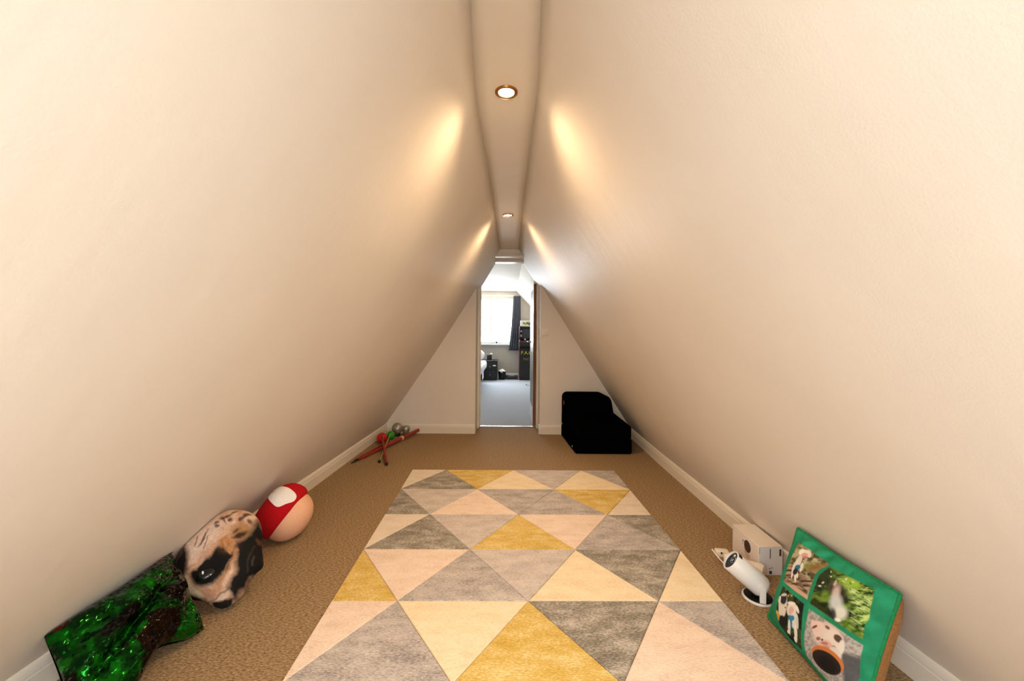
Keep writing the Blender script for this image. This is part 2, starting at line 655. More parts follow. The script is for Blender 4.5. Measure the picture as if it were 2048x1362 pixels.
def rect(mb, u0, u1, v0, v1, d0=dx0, d1=dx1):
    mb.prism([(u0, v0), (u1, v0), (u1, v1), (u0, v1)], fyz, d0, d1)


rect(mb, 0.004, .1, .012, 1.62)
rect(mb, .57, W_, .012, 1.62)
rect(mb, .31, .37, .2, 1.62)
rect(mb, .1, .57, .012, .2)
rect(mb, .1, .31, .86, 1.0)
rect(mb, .37, .57, .86, 1.0)
mb.prism([(0.004, 1.62), (W_, 1.62), (W_, leaf_top(W_)), (.53, 1.89), (.14, 1.89), (0.004, leaf_top(0.004))], fyz, dx0, dx1)
mb.build('leaf_frame', M['white_gloss'], door, smooth=None)
mb = MB()
rect(mb, 0.0, 0.004, .012, 1.67)
mb.build('hinge_edge', M['wood'], door, smooth=None)
for (u0, u1) in ((.1, .31), (.37, .57)):
    for (v0, v1) in ((.2, .86), (1.0, 1.62)):
        mb = MB()
        rect(mb, u0, u1, v0, v1, dx0 + .0015, dx1 - .0015)
        mb.build('panel', M['dark'], door, smooth=None)
hd = MB()
hd.lathe([(0, 0), (.025, 0), (.025, .008), (.009, .01), (.009, .045), (0, .045)], Matrix.Translation((dx0, dy0 + .6, .98)) @ Matrix.Rotation(-math.pi / 2, 4, 'Y'), 20)
hd.tube([(dx0 - .04, dy0 + .61, .98), (dx0 - .042, dy0 + .55, .98), (dx0 - .042, dy0 + .49, .978)], .008, 10)
hd.build('handle', M['silver'], door)

# ------------------------------------------------------------------ setting: bedroom
BX0, BX1, BY1, BZ = -2.3, 2.1, 9.52, 2.07
mb = MB()
mb.box((BX0 - .1, 4.64, -.06), (BX1 + .1, BY1 + .25, 0.0))
tag(mb.build('floor_bedroom', M['bed_carpet'], smooth=None), 'grey bedroom carpet beyond the doorway', 'floor', kind='structure')
SLX = 0.165
mb = MB()
mb.box((BX0 - .1, Y_DOOR, BZ), (SLX, BY1 + .2, BZ + .08))
tag(mb.build('ceiling_bedroom', M['bed_ceiling'], smooth=None), 'bright white bedroom ceiling beyond the doorway', 'ceiling', kind='structure')
mb = MB()
mb.prism([(SLX, BZ), (SLX + 2.0, BZ - 2.16), (SLX + 2.1, BZ - 2.16), (SLX + .1, BZ + .08), (SLX, BZ + .08)], fxz, Y_DOOR, BY1 + .2)
tag(mb.build('wall_bedroom_slope', M['bed_ceiling'], smooth=None), 'white sloping bedroom wall beside the arcade cabinet', 'wall', kind='structure')
mb = MB()
mb.box((BX0 - .1, Y_DOOR, -.02), (BX0, BY1 + .2, BZ + .05))
tag(mb.build('wall_bedroom_bedside', M['bed_wall'], smooth=None), 'pale bedroom wall beside the bed', 'wall', kind='structure')
bw = (-1.22, .1, .815, 1.895)        # window opening
mb = MB()
Y0, Y1 = BY1, BY1 + .16
mb.prism([(BX0, -.02), (BX1, -.02), (BX1, bw[2]), (BX0, bw[2])], fxz, Y0, Y1)
mb.prism([(BX0, bw[3]), (BX1, bw[3]), (BX1, BZ + .05), (BX0, BZ + .05)], fxz, Y0, Y1)
mb.prism([(BX0, bw[2]), (bw[0], bw[2]), (bw[0], bw[3]), (BX0, bw[3])], fxz, Y0, Y1)
mb.prism([(bw[1], bw[2]), (BX1, bw[2]), (BX1, bw[3]), (bw[1], bw[3])], fxz, Y0, Y1)
tag(mb.build('wall_bedroom_window', M['bed_wall'], smooth=None), 'pale grey bedroom wall around the bright window', 'wall', kind='structure')
window('window_1', bw[0], bw[1], bw[2], bw[3], BY1 + .09, [-.88, -.45], 'bright white framed bedroom window above the bedside cabinet',
       sill=((bw[0] - .05, BY1 - .09, bw[2] - .03), (bw[1] + .04, BY1 + .065, bw[2])))
tag(MB().sweep([(BX0, BY1), (BX1, BY1)], [(o, z * 1.15) for o, z in prof], -1).build('baseboard_bedroom', M['white_gloss'], smooth=25),
    'white baseboard under the bedroom window', 'baseboard', kind='structure')

# ------------------------------------------------------------------ downlights
def downlight(x, y, label, power):
    d = empty('downlight', (x, y, H_CEIL))
    tag(d, label, 'downlight', 'recessed downlights in the ceiling strip')
    T = Matrix.Translation((x, y, H_CEIL)) @ Matrix.Rotation(math.pi, 4, 'X')
    MB().lathe([(.0425, -.001), (.0425, .0025), (.040, .0055), (.034, .0065), (.030, .004), (.0285, -.001)], T, 40).build('ring', M['brass'], d)
    MB().lathe([(0, .0052), (.012, .0050), (.022, .0038), (.029, .0012), (.029, -.001)], T, 32).build('lens', M['lens'], d)
    l = bpy.data.lights.new('downlight_lamp', 'SPOT')
    l.energy = power
    l.color = (1.0, 0.69, 0.40)
    l.spot_size = math.radians(146)
    l.spot_blend = 1.0
    l.shadow_soft_size = 0.03
    o = bpy.data.objects.new('downlight_lamp', l)
    COL.objects.link(o)
    o.parent = d
    o.location = (0, 0, -0.012)
    return d


PW = 52
downlight(-.019, 1.481, 'bronze ringed downlight glowing above the rug', PW)
downlight(-.019, 3.046, 'bronze ringed downlight glowing between the rug and doorway', PW)

# ------------------------------------------------------------------ rug
RA = math.radians(0.55)
rug = empty('rug', tuple(fl(825, 942)), RA)
tag(rug, 'patterned rug of mustard, grey and cream carved triangles', 'rug')
RW, ROWS, RH = 1.6, 6, 0.3835
RL = ROWS * RH
HB, HT = 0.006, 0.0125


def rug_mat(name, c0, c1, c2, lo=.36, hi=.62):
    m = mat(name, c1, 0.95, spec=0.15)
    nt, N, L, b = nodes(m)
    n1 = noise(nt, 13, 4, 0.62, (0.7, 1.5, 1))
    n2 = noise(nt, 170, 2, 0.6, (0.5, 1.5, 1))
    mx = N.new('ShaderNodeMath')
    mx.operation = 'MULTIPLY_ADD'
    mx.inputs[1].default_value = 0.55
    L.new(n2.outputs['Fac'], mx.inputs[0])
    mu = N.new('ShaderNodeMath')
    mu.operation = 'MULTIPLY'
    mu.inputs[1].default_value = 0.45
    L.new(n1.outputs['Fac'], mu.inputs[0])
    L.new(mu.outputs[0], mx.inputs[2])
    r = ramp(nt, mx.outputs[0], [(lo, c0), ((lo + hi) / 2, c1), (hi, c2)])
    L.new(r.outputs['Color'], b.inputs['Base Color'])
    bp = bump(nt, n2.outputs['Fac'], 0.6, 0.003)
    L.new(bp.outputs['Normal'], b.inputs['Normal'])
    return m


RM = {
    'C': rug_mat('rug_cream', srgb(228, 204, 164), srgb(242, 222, 184), srgb(246, 230, 198)),
    'P': rug_mat('rug_blush', srgb(220, 192, 170), srgb(238, 214, 192), srgb(244, 224, 204)),
    'B': rug_mat('rug_beige', srgb(214, 196, 174), srgb(230, 214, 192), srgb(236, 222, 202)),
    'M': rug_mat('rug_mustard', srgb(196, 158, 64), srgb(216, 182, 98), srgb(234, 212, 152)),
    'L': rug_mat('rug_pale_grey', srgb(176, 164, 156), srgb(204, 192, 182), srgb(220, 208, 198)),
    'G': rug_mat('rug_grey', srgb(140, 132, 126), srgb(184, 174, 166), srgb(212, 202, 192)),
    'D': rug_mat('rug_taupe', srgb(108, 102, 90), srgb(150, 142, 128), srgb(202, 192, 178)),
    'E': mat('rug_border', srgb(226, 204, 172), 0.95, spec=0.15),
}
MB().box((0, -RL, 0), (RW, 0, HB), 0.002, 1).build('rug_backing', RM['E'], rug, world_space=False)
rows = ['BDMCLCG', 'DLPGGMB', 'BDLMPGD', 'MPGLCDC', 'PGCMDPG', 'GCPGMLD']
q = RW / 3.0
for k, cols in enumerate(rows):
    yt, yb = -k * RH, -(k + 1) * RH
    if k % 2 == 0:       # top line vertices at q/2.., bottom line at 0, q, 2q, 3q
        tris = [[(0, yt), (q / 2, yt), (0, yb)]]
        for i in range(3):
            tris.append([(q / 2 + i * q, yt), ((i + 1) * q, yb), (i * q, yb)])
            if i < 2:
                tris.append([(q / 2 + i * q, yt), (q / 2 + (i + 1) * q, yt), ((i + 1) * q, yb)])
        tris.append([(RW - q / 2, yt), (RW, yt), (RW, yb)])
    else:
        tris = [[(0, yt), (q / 2, yb), (0, yb)]]
        for i in range(3):
            tris.append([(i * q, yt), ((i + 1) * q, yt), (q / 2 + i * q, yb)])
            if i < 2:
                tris.append([((i + 1) * q, yt), (q / 2 + (i + 1) * q, yb), (q / 2 + i * q, yb)])
        tris.append([(RW, yt), (RW, yb), (RW - q / 2, yb)])
    for c, tri in zip(cols, tris):
        P = [Vector(p) for p in tri]

        def inset(P, d):
            # inward offset of a triangle by d
            out = []
            area = (P[1] - P[0]).cross(P[2] - P[0])
            s = 1 if area > 0 else -1
            lines = []
            for i in range(3):
                a, b = P[i], P[(i + 1) % 3]
                t = (b - a).normalized()
                nrm = Vector((-t.y, t.x)) * s
                lines.append((a + nrm * d, t))
            for i in range(3):
                (a, t), (b, u) = lines[i - 1], lines[i]
                den = t.cross(u)
                out.append(a + t * ((b - a).cross(u) / den))
            return out
        lo_, hi_ = inset(P, .0004), inset(P, .0036)
        bm = bmesh.new()
        a = [bm.verts.new((p.x, p.y, HB - .001)) for p in lo_]
        m_ = [bm.verts.new((p.x, p.y, HB + .0035)) for p in inset(P, .0012)]
        b = [bm.verts.new((p.x, p.y, HT)) for p in hi_]
        bm.faces.new(b)
        for A, B in ((a, m_), (m_, b)):
            for i in range(3):
                bm.faces.new((A[i], A[(i + 1) % 3], B[(i + 1) % 3], B[i]))
        bmesh.ops.recalc_face_normals(bm, faces=bm.faces)
        me = bpy.data.meshes.new('pile_triangle')
        bm.to_mesh(me)
        bm.free()
        link('pile_triangle', me, RM[c], rug, None, world_space=False)

for o_ in rug.children:         # the rug lies slightly out of square
    o_.data.transform(Matrix(((1, -.0198, 0, 0), (0, 1, 0, 0), (0, 0, 1, 0), (0, 0, 0, 1))))

# ------------------------------------------------------------------ black foam chair
ch = empty('foam_chair', (0.85, 3.95, 0))
tag(ch, 'low black fabric foam chair under the sloping wall', 'chair')


def soft_box(lo, hi, bev, name, mt, parent, shear=None, seg=5):
    mb = MB().box(lo, hi, bev, seg)
    if shear:
        for v in mb.bm.verts:
            v.co = Vector(shear(v.co))
    return mb.build(name, mt, parent, 60)


tap = lambda c: (c.x - (0.045 * (c.y - 3.62) / .65 if c.x < .8 else 0), c.y, c.z)
soft_box((.605, 3.62, 0.0), (1.125, 4.27, .13), .022, 'base_cushion', M['black_fabric'], ch, tap)
soft_box((.605, 3.622, .125), (1.122, 4.27, .262), .03, 'seat_cushion', M['black_fabric'], ch, tap)
soft_box((.562, 3.93, .20), (1.055, 4.29, .478), .055, 'backrest', M['black_fabric'], ch,
         shear=lambda c: (c.x - .0 + (0.0 if c.x < .8 else -(c.z - .25) * .18 - max(0, c.y - 4.05) * .12), c.y - .0 + (c.z - .25) * .05 * 0, c.z))
mb = MB().box((.556, 4.05, .37), (.568, 4.07, .41), .001, 1)
mb.build('side_tag', M['red'], ch)
mb = MB()
for z in (.128,):
    mb.tube([(.562, 4.25, z), (.606, 3.624, z), (1.122, 3.622, z), (1.123, 4.25, z)], .003, 8)
mb.build('piping', M['black_fabric'], ch)
MB().box((.592, 3.72, .035), (.60, 3.735, .05), .001, 1).build('zip_pull', M['grey_plastic'], ch)

# ------------------------------------------------------------------ light switch
sw = empty('light_switch', (0.381, Y_END, 1.065))
tag(sw, 'cream light switch plate on the end wall', 'light switch')
MB().box((.341, Y_END - .009, 1.068), (.421, Y_END + .001, 1.148), .004, 2).build('plate', M['gloss'], sw)
for x in (.368, .394):
    MB().box((x - .006, Y_END - .014, 1.096), (x + .006, Y_END - .008, 1.120), .002, 1).build('rocker', M['white_plastic'], sw)

# ------------------------------------------------------------------ balls and poles in the far corner
def stick_ball(name, c, r, tip, rrod, mball, mrod, label, kn=.014):
    t = empty(name, (c[0], c[1], 0))
    tag(t, label, 'toy', 'balls on sticks in the corner')
    c, tip = Vector(c), Vector(tip)
    MB().sphere(c, r).build('ball', mball, t)
    dirv = (tip - c).normalized()
    MB().tube([c + Vector((0, 0, .026)) + dirv * (r * .75), tip], rrod, 10).build('stick', mrod, t)
    MB().sphere(tip, kn, 16, 10).build('end_knob', M['black'], t)
    return t


rb = at(764, 873, 3.93)
stick_ball('ball_stick', (rb.x, rb.y, .05), .05, (-.999, 3.27, .018), .011, M['red_plastic'], M['dark_red'],
           'red ball on a red stick lying on the carpet')
gb = at(782, 866, 4.06)
stick_ball('ball_stick', (gb.x, gb.y, .043), .043, (-1.082, 3.34, .013), .006, M['green_plastic'], M['olive'],
           'green ball on a thin olive stick lying on the carpet')
sv = at(795, 858, 4.20)
t = empty('metal_ball', (sv.x, sv.y, 0))
tag(t, 'large dull silver ball against the end baseboard', 'ball')
MB().sphere((sv.x, sv.y, .08), .058).build('shell', M['silver'], t)
MB().lathe([(.0575, -.006), (.0592, -.004), (.0592, .004), (.0575, .006)], Matrix.Translation((sv.x, sv.y, .08)) @ Matrix.Rotation(.9, 4, 'Y'), 36).build('seam_ring', M['grey_plastic'], t)
MB().lathe([(.02, 0), (.03, .004), (.034, .014), (.03, .028)], Matrix.Translation((sv.x, sv.y, 0)), 24).build('foot', M['black'], t)
s2 = at(812, 865, 4.21)
t = empty('metal_cup', (s2.x, s2.y, 0))
tag(t, 'small dull silver cup in front of the silver ball', 'cup')
MB().lathe([(0, .004), (.022, .004), (.026, .02), (.038, .055), (.04, .075), (.034, .095), (.02, .105), (0, .108)], Matrix.Translation((s2.x, s2.y, 0)), 28).build('body', M['silver'], t)
MB().lathe([(0, 0), (.03, 0), (.031, .006), (0, .006)], Matrix.Translation((s2.x, s2.y, 0)), 28).build('base_ring', M['black'], t)
# long tapered pole
t = empty('toy_pole', (-1.305, 3.281, 0))
tag(t, 'long tapered red pole with a black tip lying in the corner', 'pole')
a, b = Vector((-1.30, 3.30, .012)), Vector((-.968, 4.268, .046))
MB().tube([a.lerp(b, s) for s in (.08, .3, .6, .8, 1)], [.009, .013, .017, .018, .017], 12).build('shaft', M['dark_red'], t)
MB().tube([a, a.lerp(b, .085)], [.004, .0085], 10).build('tip', M['black'], t)
p = a.lerp(b, .70)
MB().lathe([(.016, -.014), (.0215, -.012), (.0215, .012), (.016, .014)], Matrix.Translation(p) @ (b - a).to_track_quat('Z', 'Y').to_matrix().to_4x4(), 20).build('collar', M['peach_cloth'], t)
t = empty('toy_rod', (-1.29, 3.36, 0))
tag(t, 'slim red rod lying beside the long tapered pole', 'rod')
MB().tube([(-1.298, 3.40, .009), (-1.18, 3.93, .02)], [.007, .009], 10).build('shaft', M['dark_red'], t)
MB().tube([(-1.298, 3.40, .009), (-1.305, 3.37, .008)], [.006, .004], 10).build('tip', M['black'], t)


# ------------------------------------------------------------------ print painting
def hash_noise(x, y, seed=0):
    x, y = np.asarray(x, float), np.asarray(y, float)
    xi, yi = np.floor(x), np.floor(y)
    xf, yf = x - xi, y - yi
    xf, yf = xf * xf * (3 - 2 * xf), yf * yf * (3 - 2 * yf)

    def h(a, b):
        v = np.sin(a * 127.1 + b * 311.7 + seed * 74.7) * 43758.5453
        return v - np.floor(v)
    return ((h(xi, yi) * (1 - xf) + h(xi + 1, yi) * xf) * (1 - yf) + (h(xi, yi + 1) * (1 - xf) + h(xi + 1, yi + 1) * xf) * yf)


def fbm(x, y, seed=0, oct_=3):
    s, a, t = 0, 1.0, 0
    for k in range(oct_):
        s = s + a * hash_noise(x * 2 ** k, y * 2 ** k, seed + k)
        t += a
        a *= .55
    return s / t


class Print:
    """a flat print evaluated at points (x, y) in print units; y grows downwards"""

    def __init__(self, x, y, base):
        self.x, self.y = np.asarray(x, float), np.asarray(y, float)
        self.c = np.ones(self.x.shape + (3,)) * np.array(srgb(base))

    def mix(self, m, col):
        if isinstance(col, str):
            col = np.array(srgb(col))
        m = np.clip(m, 0, 1)[..., None]
        self.c = self.c * (1 - m) + col * m

    def ell(self, cx, cy, rx, ry, col, rot=0.0, soft=.12, op=1.0):
        a = math.radians(rot)
        dx, dy = self.x - cx, self.y - cy
        u, v = dx * math.cos(a) + dy * math.sin(a), -dx * math.sin(a) + dy * math.cos(a)
        r = np.sqrt((u / rx) ** 2 + (v / ry) ** 2)
        self.mix(op * np.clip((1 + soft / 2 - r) / soft, 0, 1), col)

    def poly(self, pts, col, soft=1.5, op=1.0):
        P = np.array(pts, float)
        x, y = self.x, self.y
        ins = np.zeros(x.shape, bool)
        dist = np.full(x.shape, 1e9)
        n = len(P)
        for i in range(n):
            (x0, y0), (x1, y1) = P[i], P[(i + 1) % n]
            cond = ((y0 > y) != (y1 > y))
            with np.errstate(divide='ignore', invalid='ignore'):
                xc = (x1 - x0) * (y - y0) / ((y1 - y0) if y1 != y0 else 1e-9) + x0
            ins ^= cond & (x < xc)
            ex, ey = x1 - x0, y1 - y0
            t = np.clip(((x - x0) * ex + (y - y0) * ey) / (ex * ex + ey * ey + 1e-9), 0, 1)
            dist = np.minimum(dist, np.hypot(x - x0 - t * ex, y - y0 - t * ey))
        sd = np.where(ins, dist, -dist)
        m = np.clip(sd / soft + .5, 0, 1)
        self.mix(op * m, col)
        return m

    def line(self, pts, w, col, soft=.6, op=1.0):
        P = np.array(pts, float)
        dist = np.full(self.x.shape, 1e9)
        for (x0, y0), (x1, y1) in zip(P[:-1], P[1:]):
            ex, ey = x1 - x0, y1 - y0
            t = np.clip(((self.x - x0) * ex + (self.y - y0) * ey) / (ex * ex + ey * ey + 1e-9), 0, 1)
            dist = np.minimum(dist, np.hypot(self.x - x0 - t * ex, self.y - y0 - t * ey))
        self.mix(op * np.clip((w / 2 - dist) / (soft * w) + .5, 0, 1), col)

    def tex(self, m, scale, cols, seed=0, sx=1.0, sy=1.0, con=2.2):
        """fill mask m with a noise between two or three colours"""
        n = np.clip((fbm(self.x * scale * sx, self.y * scale * sy, seed, 4) - .5) * con + .5, 0, 1)
        C = [np.array(srgb(c)) for c in cols]
        k = n * (len(C) - 1)
        out = np.zeros(self.c.shape)
        for i, c in enumerate(C):
            out += np.clip(1 - np.abs(k - i), 0, 1)[..., None] * c
        self.mix(m, out)


def star_cushion(name, outline, n_r, n_t, P0, ux, uy, nz, front, back, lumps=None, power=.5):
    """cushion with a closed outline of (a,b) points in the plane P0 + a ux + b uy; front and back give the bulge"""
    O = np.array(outline, float)
    c = O.mean(0)
    # resample the outline by arc length, smoothed with a closed Catmull-Rom
    pts = []
    n = len(O)
    for i in range(n):
        p0, p1, p2, p3 = O[i - 1], O[i], O[(i + 1) % n], O[(i + 2) % n]
        for t in np.linspace(0, 1, 24, endpoint=False):
            pts.append(.5 * ((2 * p1) + (-p0 + p2) * t + (2 * p0 - 5 * p1 + 4 * p2 - p3) * t * t + (-p0 + 3 * p1 - 3 * p2 + p3) * t ** 3))
    pts = np.array(pts)
    d = np.r_[0, np.cumsum(np.linalg.norm(np.diff(np.vstack([pts, pts[:1]]), axis=0), axis=1))]
    s = np.linspace(0, d[-1], n_t, endpoint=False)
    pts = np.vstack([pts, pts[:1]])
    rim = np.stack([np.interp(s, d, pts[:, 0]), np.interp(s, d, pts[:, 1])], 1)
    rr = 1 - (1 - np.linspace(0.001, 1, n_r)) ** 1.0
    A = c + rr[None, :, None] * (rim[:, None, :] - c)          # (nt, nr, 2)
    prof_ = np.sqrt(np.clip(1 - rr ** 2.4, 0, 1)) ** (2 * power)
    hf = front * prof_[None, :] * np.ones((n_t, 1))
    if lumps is not None:
        hf = hf + lumps(A[..., 0], A[..., 1]) * (1 - rr[None, :] ** 4)
    hb = -back * prof_[None, :] * np.ones((n_t, 1))
    P0, ux, uy, nz = (np.array(v) for v in (P0, ux, uy, nz))
    F = P0 + A[..., :1] * ux + A[..., 1:] * uy + hf[..., None] * nz
    B = (P0 + A[..., :1] * ux + A[..., 1:] * uy + hb[..., None] * nz)[:, ::-1][:, 1:]
    V = np.concatenate([F, B], axis=1)
    me = grid_mesh(name, V, closed_u=True)
    AB = np.concatenate([A, A[:, ::-1][:, 1:]], axis=1)
    isb = np.concatenate([np.zeros(A.shape[:2], bool), np.ones((n_t, n_r - 1), bool)], axis=1)
    bm = bmesh.new()
    bm.from_mesh(me)
    bmesh.ops.recalc_face_normals(bm, faces=bm.faces)
    bm.to_mesh(me)
    bm.free()
    me.polygons.foreach_set('use_smooth', [True] * len(me.polygons))
    return me, AB.reshape(-1, 2), isb.reshape(-1)


def plane_basis(n, hint):
    n = Vector(n).normalized()
    ux = Vector(hint)
    ux = (ux - n * ux.dot(n)).normalized()
    uy = n.cross(ux).normalized()
    return ux, uy, n


def on_plane(px, py, P0, n):
    r = at(px, py, 1.0) - Vector((0, 0, EYE))
    k = (Vector(P0) - Vector((0, 0, EYE))).dot(n) / r.dot(n)
    return Vector((0, 0, EYE)) + r * k


def outline_ab(pxs, P0, ux, uy, n):
    out = []
    for p in pxs:
        w = on_plane(p[0], p[1], P0, n) - Vector(P0)
        out.append((w.dot(ux), w.dot(uy)))
    return out


def print_xy(AB, P0, ux, uy):
    W = np.array(P0) + AB[:, :1] * np.array(ux) + AB[:, 1:] * np.array(uy)
    return to_px(W)


# ------------------------------------------------------------------ pug head cushion
pB, pT, pL, pR = at(446, 1214, 1.545), at(466, 1020, 1.76), at(345, 1160, 1.60), at(527, 1125, 1.70)
PC = (pB + pT + pL + pR) / 4
pn = (pR - pL).cross(pT - pB).normalized()
pux, puy, pn = plane_basis(pn, pR - pL)
pug_px = [(466, 1020), (494, 1022), (515, 1036), (524, 1060), (524, 1095), (527, 1130), (512, 1147), (497, 1166), (486, 1190), (466, 1208),
          (446, 1217), (428, 1213), (410, 1203), (385, 1200), (362, 1190), (348, 1172), (345, 1145), (352, 1118), (368, 1092), (392, 1068), (425, 1040), (446, 1026)]
oab = outline_ab(pug_px, PC, pux, puy, pn)


def pug_lumps(a, b):
    W = np.array(PC) + a[..., None] * np.array(pux) + b[..., None] * np.array(puy)
    x, y = to_px(W)
    g = lambda cx, cy, rx, ry: np.exp(-((x - cx) / rx) ** 2 - ((y - cy) / ry) ** 2)
    return .016 * g(470, 1096, 16, 12) - .01 * g(430, 1140, 26, 18) + .012 * g(424, 1158, 18, 12) + .010 * g(510, 1125, 14, 22) + .008 * g(362, 1150, 14, 30) \
        - .006 * g(494, 1100, 8, 40) + .004 * (fbm(x / 22, y / 22, 3) - .5)


me, AB, isb = star_cushion('pug_head', oab, 90, 260, PC, pux, puy, pn, .075, .06, pug_lumps, .55)
V_ = np.array([v.co[:] for v in me.vertices])
for v in V_:
    v[2] = max(v[2], .004)
    v[0] = max(v[0], (slope_x(v[1], v[2], -1) if v[2] > BASE_H else foot_l(v[1])) + .004)
me.vertices.foreach_set('co', V_.ravel())
x, y = print_xy(AB, PC, pux, puy)
wob = lambda s, k: (fbm(x / s, y / s, k) - .5)
xx, yy = x + 8 * wob(14, 1), y + 8 * wob(14, 5)
p = Print(xx, yy, '#C8A184')
p.tex(np.ones(x.shape), .06, ['#B98E70', '#CBA58A', '#D8BBA4'], 2)
p.poly([(392, 1075), (430, 1040), (455, 1050), (450, 1080), (420, 1110), (392, 1130), (380, 1100)], '#D9BFAE', 14, .9)
# forehead spots and wrinkles
for cx, cy, rx, ry, r in ((462, 1038, 9, 3.2, -30), (450, 1042, 5, 3, 30), (468, 1046, 4, 5, 10), (498, 1034, 7, 3, -15), (488, 1046, 4, 5, 0), (440, 1052, 5, 3, -40),
                          (504, 1050, 6, 3.5, 60), (456, 1046, 10, 2.4, 55), (442, 1060, 4, 4, 0), (494, 1040, 3, 6, 30), (474, 1030, 5, 2, -20)):
    p.ell(cx, cy, rx, ry, '#3B2418', r, .8, .85)
p.poly([(470, 1058), (492, 1050), (512, 1056), (520, 1085), (500, 1082), (486, 1090), (468, 1080)], '#8E6536', 14, .75)
p.ell(480, 1068, 8, 3, '#3A2412', -35, .9, .8)
p.ell(495, 1066, 4, 10, '#A97B4A', 10, .9, .8)
p.ell(488, 1077, 16, 5, '#140D09', -35, .9, .9)
for k, (x0, y0, x1, y1) in enumerate(((424, 1066, 408, 1100), (420, 1072, 412, 1096), (426, 1078, 418, 1104), (402, 1082, 398, 1098))):
    p.line([(x0, y0), ((x0 + x1) / 2 + 1, (y0 + y1) / 2), (x1, y1)], 2.6, '#4A3022', .9, .75)
# dark sides: ears and cheek
p.poly([(516, 1040), (530, 1060), (535, 1140), (505, 1160), (490, 1180), (470, 1205), (462, 1180), (478, 1150), (484, 1120), (480, 1095), (505, 1075)], '#0C0908', 12)
p.poly([(335, 1215), (338, 1140), (360, 1095), (376, 1090), (384, 1110), (388, 1135), (382, 1160), (390, 1185), (415, 1200), (400, 1212)], '#0E0B0A', 13)
p.poly([(352, 1120), (366, 1094), (376, 1090), (372, 1112), (362, 1130)], '#5B4336', 6, .7)
p.line([(500, 1148), (505, 1120), (512, 1096)], 3, '#3A2E26', .9, .7)
p.line([(514, 1118), (512, 1136)], 2.4, '#4A4038', .9, .8)
p.poly([(515, 1080), (524, 1082), (524, 1092), (516, 1092)], '#5A3A26', 3, .7)
# mask round the eye
p.poly([(386, 1146), (408, 1134), (432, 1118), (446, 1100), (456, 1094), (478, 1106), (486, 1098), (478, 1120), (466, 1142), (452, 1160), (438, 1174), (416, 1178), (398, 1172)], '#0B0808', 10)
p.poly([(436, 1100), (446, 1090), (462, 1082), (478, 1092), (480, 1108), (470, 1116), (460, 1108), (448, 1098)], '#B88152', 5)
p.tex(.6 * np.exp(-((x - 464) / 14) ** 2 - ((y - 1098) / 11) ** 2), .25, ['#8A5A30', '#D2A070'], 4)
p.line([(390, 1150), (412, 1130), (434, 1108), (446, 1096)], 7, '#C49A80', .8)
p.line([(446, 1176), (462, 1150), (474, 1128), (484, 1108)], 6.5, '#A67A56', .8)
p.line([(462, 1146), (474, 1124)], 2, '#5A3C26', .9, .8)
p.poly([(384, 1160), (392, 1172), (410, 1184), (436, 1182), (446, 1178), (450, 1190), (432, 1200), (406, 1200), (388, 1192)], '#C28F70', 6)
p.poly([(383, 1156), (390, 1172), (404, 1186), (416, 1196), (400, 1198), (386, 1188)], '#D8CBA8', 6, .9)
p.line([(420, 1206), (440, 1200), (456, 1190), (470, 1176)], 3, '#6A5548', .9, .8)
p.poly([(428, 1206), (452, 1204), (470, 1198), (462, 1214), (446, 1222), (428, 1218)], '#171312', 4)
fur = 1 + .45 * (fbm(x / 2.2 + y / 9, y / 2.2 - x / 9, 61, 2) - .5)
p.c = p.c * fur[:, None]
p.mix(isb.astype(float), '#15110F')
set_colors(me, p.c)
pug = empty('pug_cushion', (PC.x, PC.y, 0))
tag(pug, 'pug dog face cushion slumped against the sloping wall', 'cushion')
link('cushion_body', me, M['pug_print'], pug)
e = on_plane(424, 1158, PC, pn) + pn * .078
R4 = Matrix.Translation(e) @ Matrix((( *pux, 0), (*puy, 0), (*pn, 0), (0, 0, 0, 1))).transposed().to_4x4()
R4 = Matrix.Translation(e) @ Matrix(((pux.x, puy.x, pn.x, 0), (pux.y, puy.y, pn.y, 0), (pux.z, puy.z, pn.z, 0), (0, 0, 0, 1))) @ Matrix.Rotation(.35, 4, 'Z')
MB().sphere((0, 0, 0), (.034, .020, .010), 28, 14, R4).build('eye', M['glass_eye'], pug)
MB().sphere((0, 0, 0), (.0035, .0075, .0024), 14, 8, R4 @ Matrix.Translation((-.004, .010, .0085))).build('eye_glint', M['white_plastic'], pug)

# ------------------------------------------------------------------ red and peach plush
c_st = at(579, 1054, 2.13)
c_st = Vector((c_st.x, c_st.y, max(c_st.z, .115)))
ax = Vector((-.74, -.05, .55)).normalized()
pl = empty('plush_cushion', (c_st.x, c_st.y, 0))
tag(pl, 'red and peach plush cushion with a white patch', 'cushion')
Q = ax.to_track_quat('Z', 'Y').to_matrix().to_4x4()
mb = MB().sphere(c_st, (.128, .128, .105), 40, 24, Q)
for v in mb.bm.verts:
    v.co.z = max(v.co.z, .004 + (v.co.z - .004) * .25) if v.co.z < .004 else v.co.z
mb.build('body', M['peach_cloth'], pl, 80)
rimc = c_st + ax * .012
TC = Matrix.Translation(rimc) @ Q
profc = [(.112, -.010), (.128, -.010), (.138, 0), (.144, .02), (.142, .05), (.130, .086), (.100, .114), (.06, .132), (.02, .138), (0, .139)]
# resample the profile smoothly
pc = np.array(profc)
tt = np.linspace(0, len(pc) - 1, 34)
pcs = [(float(np.interp(t_, range(len(pc)), pc[:, 0])), float(np.interp(t_, range(len(pc)), pc[:, 1]))) for t_ in tt]
mb = MB().lathe(pcs, TC, 64)


def squash(v):
    lim = slope_x(v.y, max(v.z, .1), -1) + .006
    if v.z < .1:
        lim = foot_l(v.y) + .006
    if v.x < lim:
        v.x = lim
    if v.z < .004:
        v.z = .004
    return v


